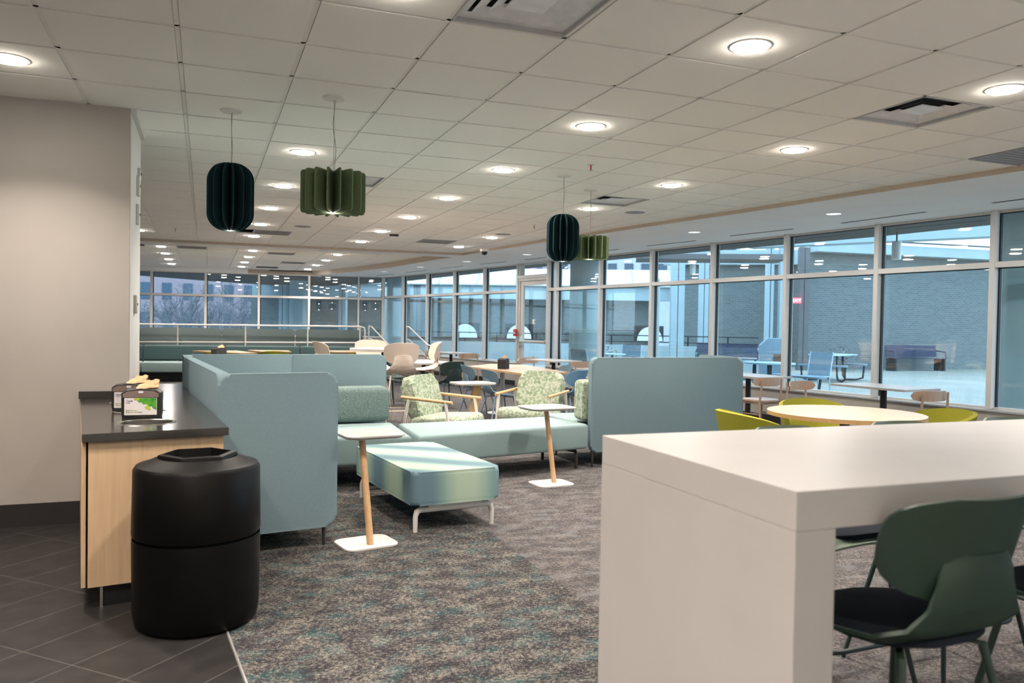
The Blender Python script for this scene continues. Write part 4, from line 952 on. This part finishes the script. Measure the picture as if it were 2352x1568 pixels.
for n, (x, y) in enumerate(((16.74, 23.56), (12.05, 25.9), (10.11, 27.0))):
    t = thing('half_round_panel', ['white half-round panel in the middle windows, right of the round column', 'white half-round panel behind the glass door', 'leftmost white half-round panel beyond the glass wall'][n], 'panel', (x, y, .84), -.5)
    MB().prism([(-.5, 0)] + [(.5*cos(pi-pi*k/24), .56*sin(pi*k/24)) for k in range(25)], -.05, .05, RX(pi/2)).build('panel', 'roofw', t, smooth=False); MB().bb(-.62, .25, -.02, .55, .3, .60).build('dark_opening', 'dark', t, smooth=False); MB().bb(-.03, -.02, -.87, .03, .03, 0).build('post', 'gasket', t)
# benches
def bench(lab, c, rz, L, m1):
    t = thing('patio_bench', lab, 'bench', (*c, -.03), rz)
    b = MB()
    for k in range(9): b.bb(-L/2, .20+.004*k, .50+k*.047, L/2, .225+.004*k, .50+k*.047+.038)
    b.build('backrest', m1, t, smooth=False); b = MB()
    for k in range(9): b.bb(-L/2, -.25+k*.05, .44, L/2, -.25+k*.05+.04, .46)
    b.build('seat', m1, t, smooth=False)
    for s in (-1, 1): MB().bb(s*(L/2-.06)-.03, -.25, 0, s*(L/2-.06)+.03, .22, .44).build('leg', 'gasket', t, smooth=False); MB().tube([(s*L/2, .22, .72), (s*L/2, -.2, .68), (s*L/2, -.25, .44)], .022, 8).build('armrest', m1, t)
bench('dark blue slatted bench against the long brick wall at right', (24.2, 17.5), -.06, 2.3, 'bluemet')
bench('bright dark-blue slatted bench beside the grey patio box', (15.8, 17.2), -.64, 1.9, 'bluemet')
t = thing('grill_cabinet', 'big grey-blue chamfered cabinet on the patio by the blue bench', 'cabinet', (14.75, 13.6, -.03), -.6)
MB().prism([(-.4, 0), (.4, 0), (.4, 1.18), (-.2, 1.18), (-.4, .98)], -.3, .3, RX(pi/2), bev=.03).build('body', 'greymet', t); MB().bb(-.05, -.315, .45, .2, -.30, .75).build('door', 'rust', t, smooth=False)
def patio_table(lab, c, rz, r=.55, rect=None):
    t = thing('patio_table', lab, 'table', (*c, -.03), rz)
    MB().prism(circ(r, 40) if not rect else rr(rect[0], rect[1], .15), .72, .75, bev=.008).build('table_top', 'tabwht', t)
    for s in (-1, 1):
        for q in (-1, 1):
            MB().tube([(s*.25, q*.18, .72), (s*.25, q*.20, .15), (s*.32, q*.25, .04), (s*.6, q*.45, .03), (s*.78, q*.58, .08), (s*.82, q*.6, .44)], .028, 8).build('leg', 'gasket', t)
    for s in (-1, 1): MB().prism(rr(.35, 1.3, .1), .43, .47, TR(s*.86, 0, 0)).build('seat', 'greymet', t)
patio_table('pale blue patio table with looping black legs, before the brick wall', (16.7, 13.5), .5, rect=(1.65, .9))
patio_table('round pale patio table close outside the window, left of the picnic table', (10.85, 8.95), .2, .50)
t = thing('patio_side_table', 'small pale table top outside, right of the round column', 'table', (9.9, 13.9, -.03)); MB().prism(circ(.35, 32), .70, .73, bev=.006).build('table_top', 'tabwht', t); MB().tube([(0, 0, 0), (0, 0, .7)], .03, 8).build('leg', 'gasket', t)
def pchair(lab, c, rz):
    t = thing('patio_chair', lab, 'chair', (*c, -.03), rz)
    m = MB(); m.grid(lambda u, v: ((u-.5)*.52, .25-.5*min(1, v*2)-(.12*max(0, v*2-1)), .43+.03*u*(1-u)+.50*max(0, v*2-1)), 8, 14, .012); m.build('seat_shell', 'greymet', t)
    for s in (-1, 1): MB().tube([(s*.26, .22, 0), (s*.26, .24, .43), (s*.26, -.24, .43), (s*.26, -.37, .95)], .014, 8).build('leg', 'tabwht', t); MB().tube([(s*.26, -.28, 0), (s*.26, -.22, .43)], .014, 8).build('leg', 'tabwht', t)
pchair('grey mesh patio chair right of the round patio table', (12.3, 9.35), 1.9); pchair('grey mesh patio chair left of the round patio table, above the sofa panel', (9.4, 8.6), -1.5)
pchair('grey-blue patio chair outside, right of the round column', (10.6, 14.3), 2.4); pchair('dark patio chair outside between the door and round column', (7.9, 11.15), -1.3)
# far buildings
def block(name, lab, c, rz, w, d, h, z0, m, nx, nz, ww, wh, zs, px0=None):
    t = thing(name, lab, 'building', (*c, z0), rz)
    MB().bb(-w/2, 0, 0, w/2, d, h).build('wall', m, t, smooth=False)
    first = None
    for j in range(nz):
        for i in range(nx):
            x = -w/2+w*(i+.5)/nx; z = zs+(h-zs)*(j+.2)/nz
            if first is None: first = MB().bb(-ww/2, -.08, 0, ww/2, .02, wh).build('window', 'glassdark', t, smooth=False); first.location = (x, 0, z)
            else:
                o = first.copy(); COL.objects.link(o); o.parent = t; o.location = (x, 0, z)
block('hotel_building', 'tall pale hotel with rows of windows far beyond the vaulted roof', (44, 76), -.55, 26, 12, 18, -3.2, 'stone', 14, 5, 1.0, 1.3, 8)
block('stone_building', 'pale far building with a row of dark windows over the glass door', (21, 69), -.28, 11, 8, 11.5, -3.2, 'stone', 13, 3, .45, 1.1, 5)
block('brick_building', 'reddish brick far building seen above the white roof by the column', (28.5, 66), -.4, 6, 6, 14, -3.2, 'brickr', 5, 4, .5, 1.1, 5)
block('brick_building', 'red brick building beyond trees in left back windows', (-1.5, 85), .08, 14, 10, 15, -3.2, 'brickr', 7, 4, .9, 1.7, 3)
block('stone_building', 'pale stone building beyond trees in middle back windows', (10.5, 88), -.05, 15, 10, 13, -3.2, 'stone', 8, 4, .6, 1.4, 3)
block('stone_building', 'low pale building behind trees at right of back windows', (15.5, 62), -.2, 12, 8, 5.8, -3.2, 'stone', 6, 1, .8, 1.0, 4)
def tree(seed, h):
    rnd = random.Random(seed); m = MB()
    def br(p, d, L, r, lv):
        n = 3 if lv < 2 else 2; pts = [p]; q = p.copy(); dd = d.copy()
        for k in range(n):
            dd = (dd+Vector((rnd.uniform(-.22, .22), rnd.uniform(-.22, .22), rnd.uniform(-.05, .2)))).normalized(); q = q+dd*L/n; pts.append(q.copy())
        r1 = max(r*.6, .008); m.tube(pts, [r+(r1-r)*k/n for k in range(n+1)], 5 if lv < 2 else 3, cap=False)
        if lv >= 5: return
        nb = 3 if lv < 4 else 4
        for k in range(nb):
            a = rnd.uniform(0, 2*pi); tl = rnd.uniform(.35, .85); side = dd.cross(Vector((cos(a), sin(a), .3))).normalized()
            br(pts[rnd.choice([-1, -1, -2])] if lv else pts[-1], (dd*(1-tl*.5)+side*tl).normalized(), L*rnd.uniform(.62, .82), r*.62, lv+1)
    br(Vector((0, 0, 0)), Vector((0, 0, 1)), h*.27, h*.016, 0)
    return m
tm = []
for s in range(3):
    t = thing('bare_tree', '', 'tree', (0, 0, 0)); tree(s+3, 8.5).build('branches', 'twig', t, smooth=False); MB().tube([(0, 0, -.1), (.03, .02, 1.2), (0, 0, 2.4)], [.17, .15, .13], 8).build('trunk', 'bark', t); tm.append(t)
TP = [(-4.2, 44), (-2.2, 38), (-.3, 47), (1.2, 40), (2.4, 50), (3.6, 43), (-1.2, 55), (4.9, 52), (-5.5, 52), (6.6, 41), (7.9, 46), (.4, 60), (3.2, 62), (-3.4, 63)]
TL = ['at far left of the back windows', 'leftmost near tree', 'behind the left mullion', 'nearest in the left-centre pane', 'tall behind the centre pane', 'at the right of the centre pane', 'deep behind the left pane', 'behind the round column', 'far left background', 'nearest at the right back pane', 'right of the back windows', 'deep in the centre', 'deep right of centre', 'deep at the left']
for k, ((x, y), w) in enumerate(zip(TP, TL)):
    o = tm[k] if k < 3 else copy_tree(tm[k % 3]); o.location = (x, y, -3.2); o.rotation_euler = (0, 0, k*1.7); o['label'] = 'bare winter tree beyond the far windows, ' + w; o['group'] = 'bare trees beyond the far windows'
m = MB()
rnd = random.Random(5)
for k in range(260):
    x = rnd.uniform(-9, 12); y = rnd.uniform(52, 58); p = Vector((x, y, -3.2)); 
    for q in range(3): m.tube([p, p+Vector((rnd.uniform(-.6, .6), rnd.uniform(-.6, .6), rnd.uniform(2.5, 5.2)))], [.03, .008], 3, cap=False)
o = m.build('thicket', 'hedge', smooth=False, kind='stuff'); tag(o, 'dense grey winter brushwood filling the far window view', 'brushwood')
for k, (x, y, w) in enumerate(((12.8, 20.2, 'by the middle pillar'), (20.9, 17.6, 'at the left end of the brick wall'))):
    t = thing('patio_shrub', 'low scraggly shrub outside ' + w, 'shrub', (x, y, -.03)); m = MB(); rnd = random.Random(k)
    for q in range(220):
        a = rnd.uniform(0, 6.3); r = rnd.uniform(0, .6); z = rnd.uniform(.1, .95)*(1-r*.6); s = .05; d = Vector((rnd.uniform(-1, 1), rnd.uniform(-1, 1), rnd.uniform(-1, 1))).normalized()*s; e = d.cross(Vector((.3, .5, .8))).normalized()*s*.6; c = Vector((r*cos(a), r*sin(a), z)); m.quad(c-d, c+e, c+d, c-e)
    m.build('foliage', 'hedge', t, smooth=False); MB().tube([(0, 0, 0), (0, 0, .6)], .02, 6).build('stem', 'bark', t)
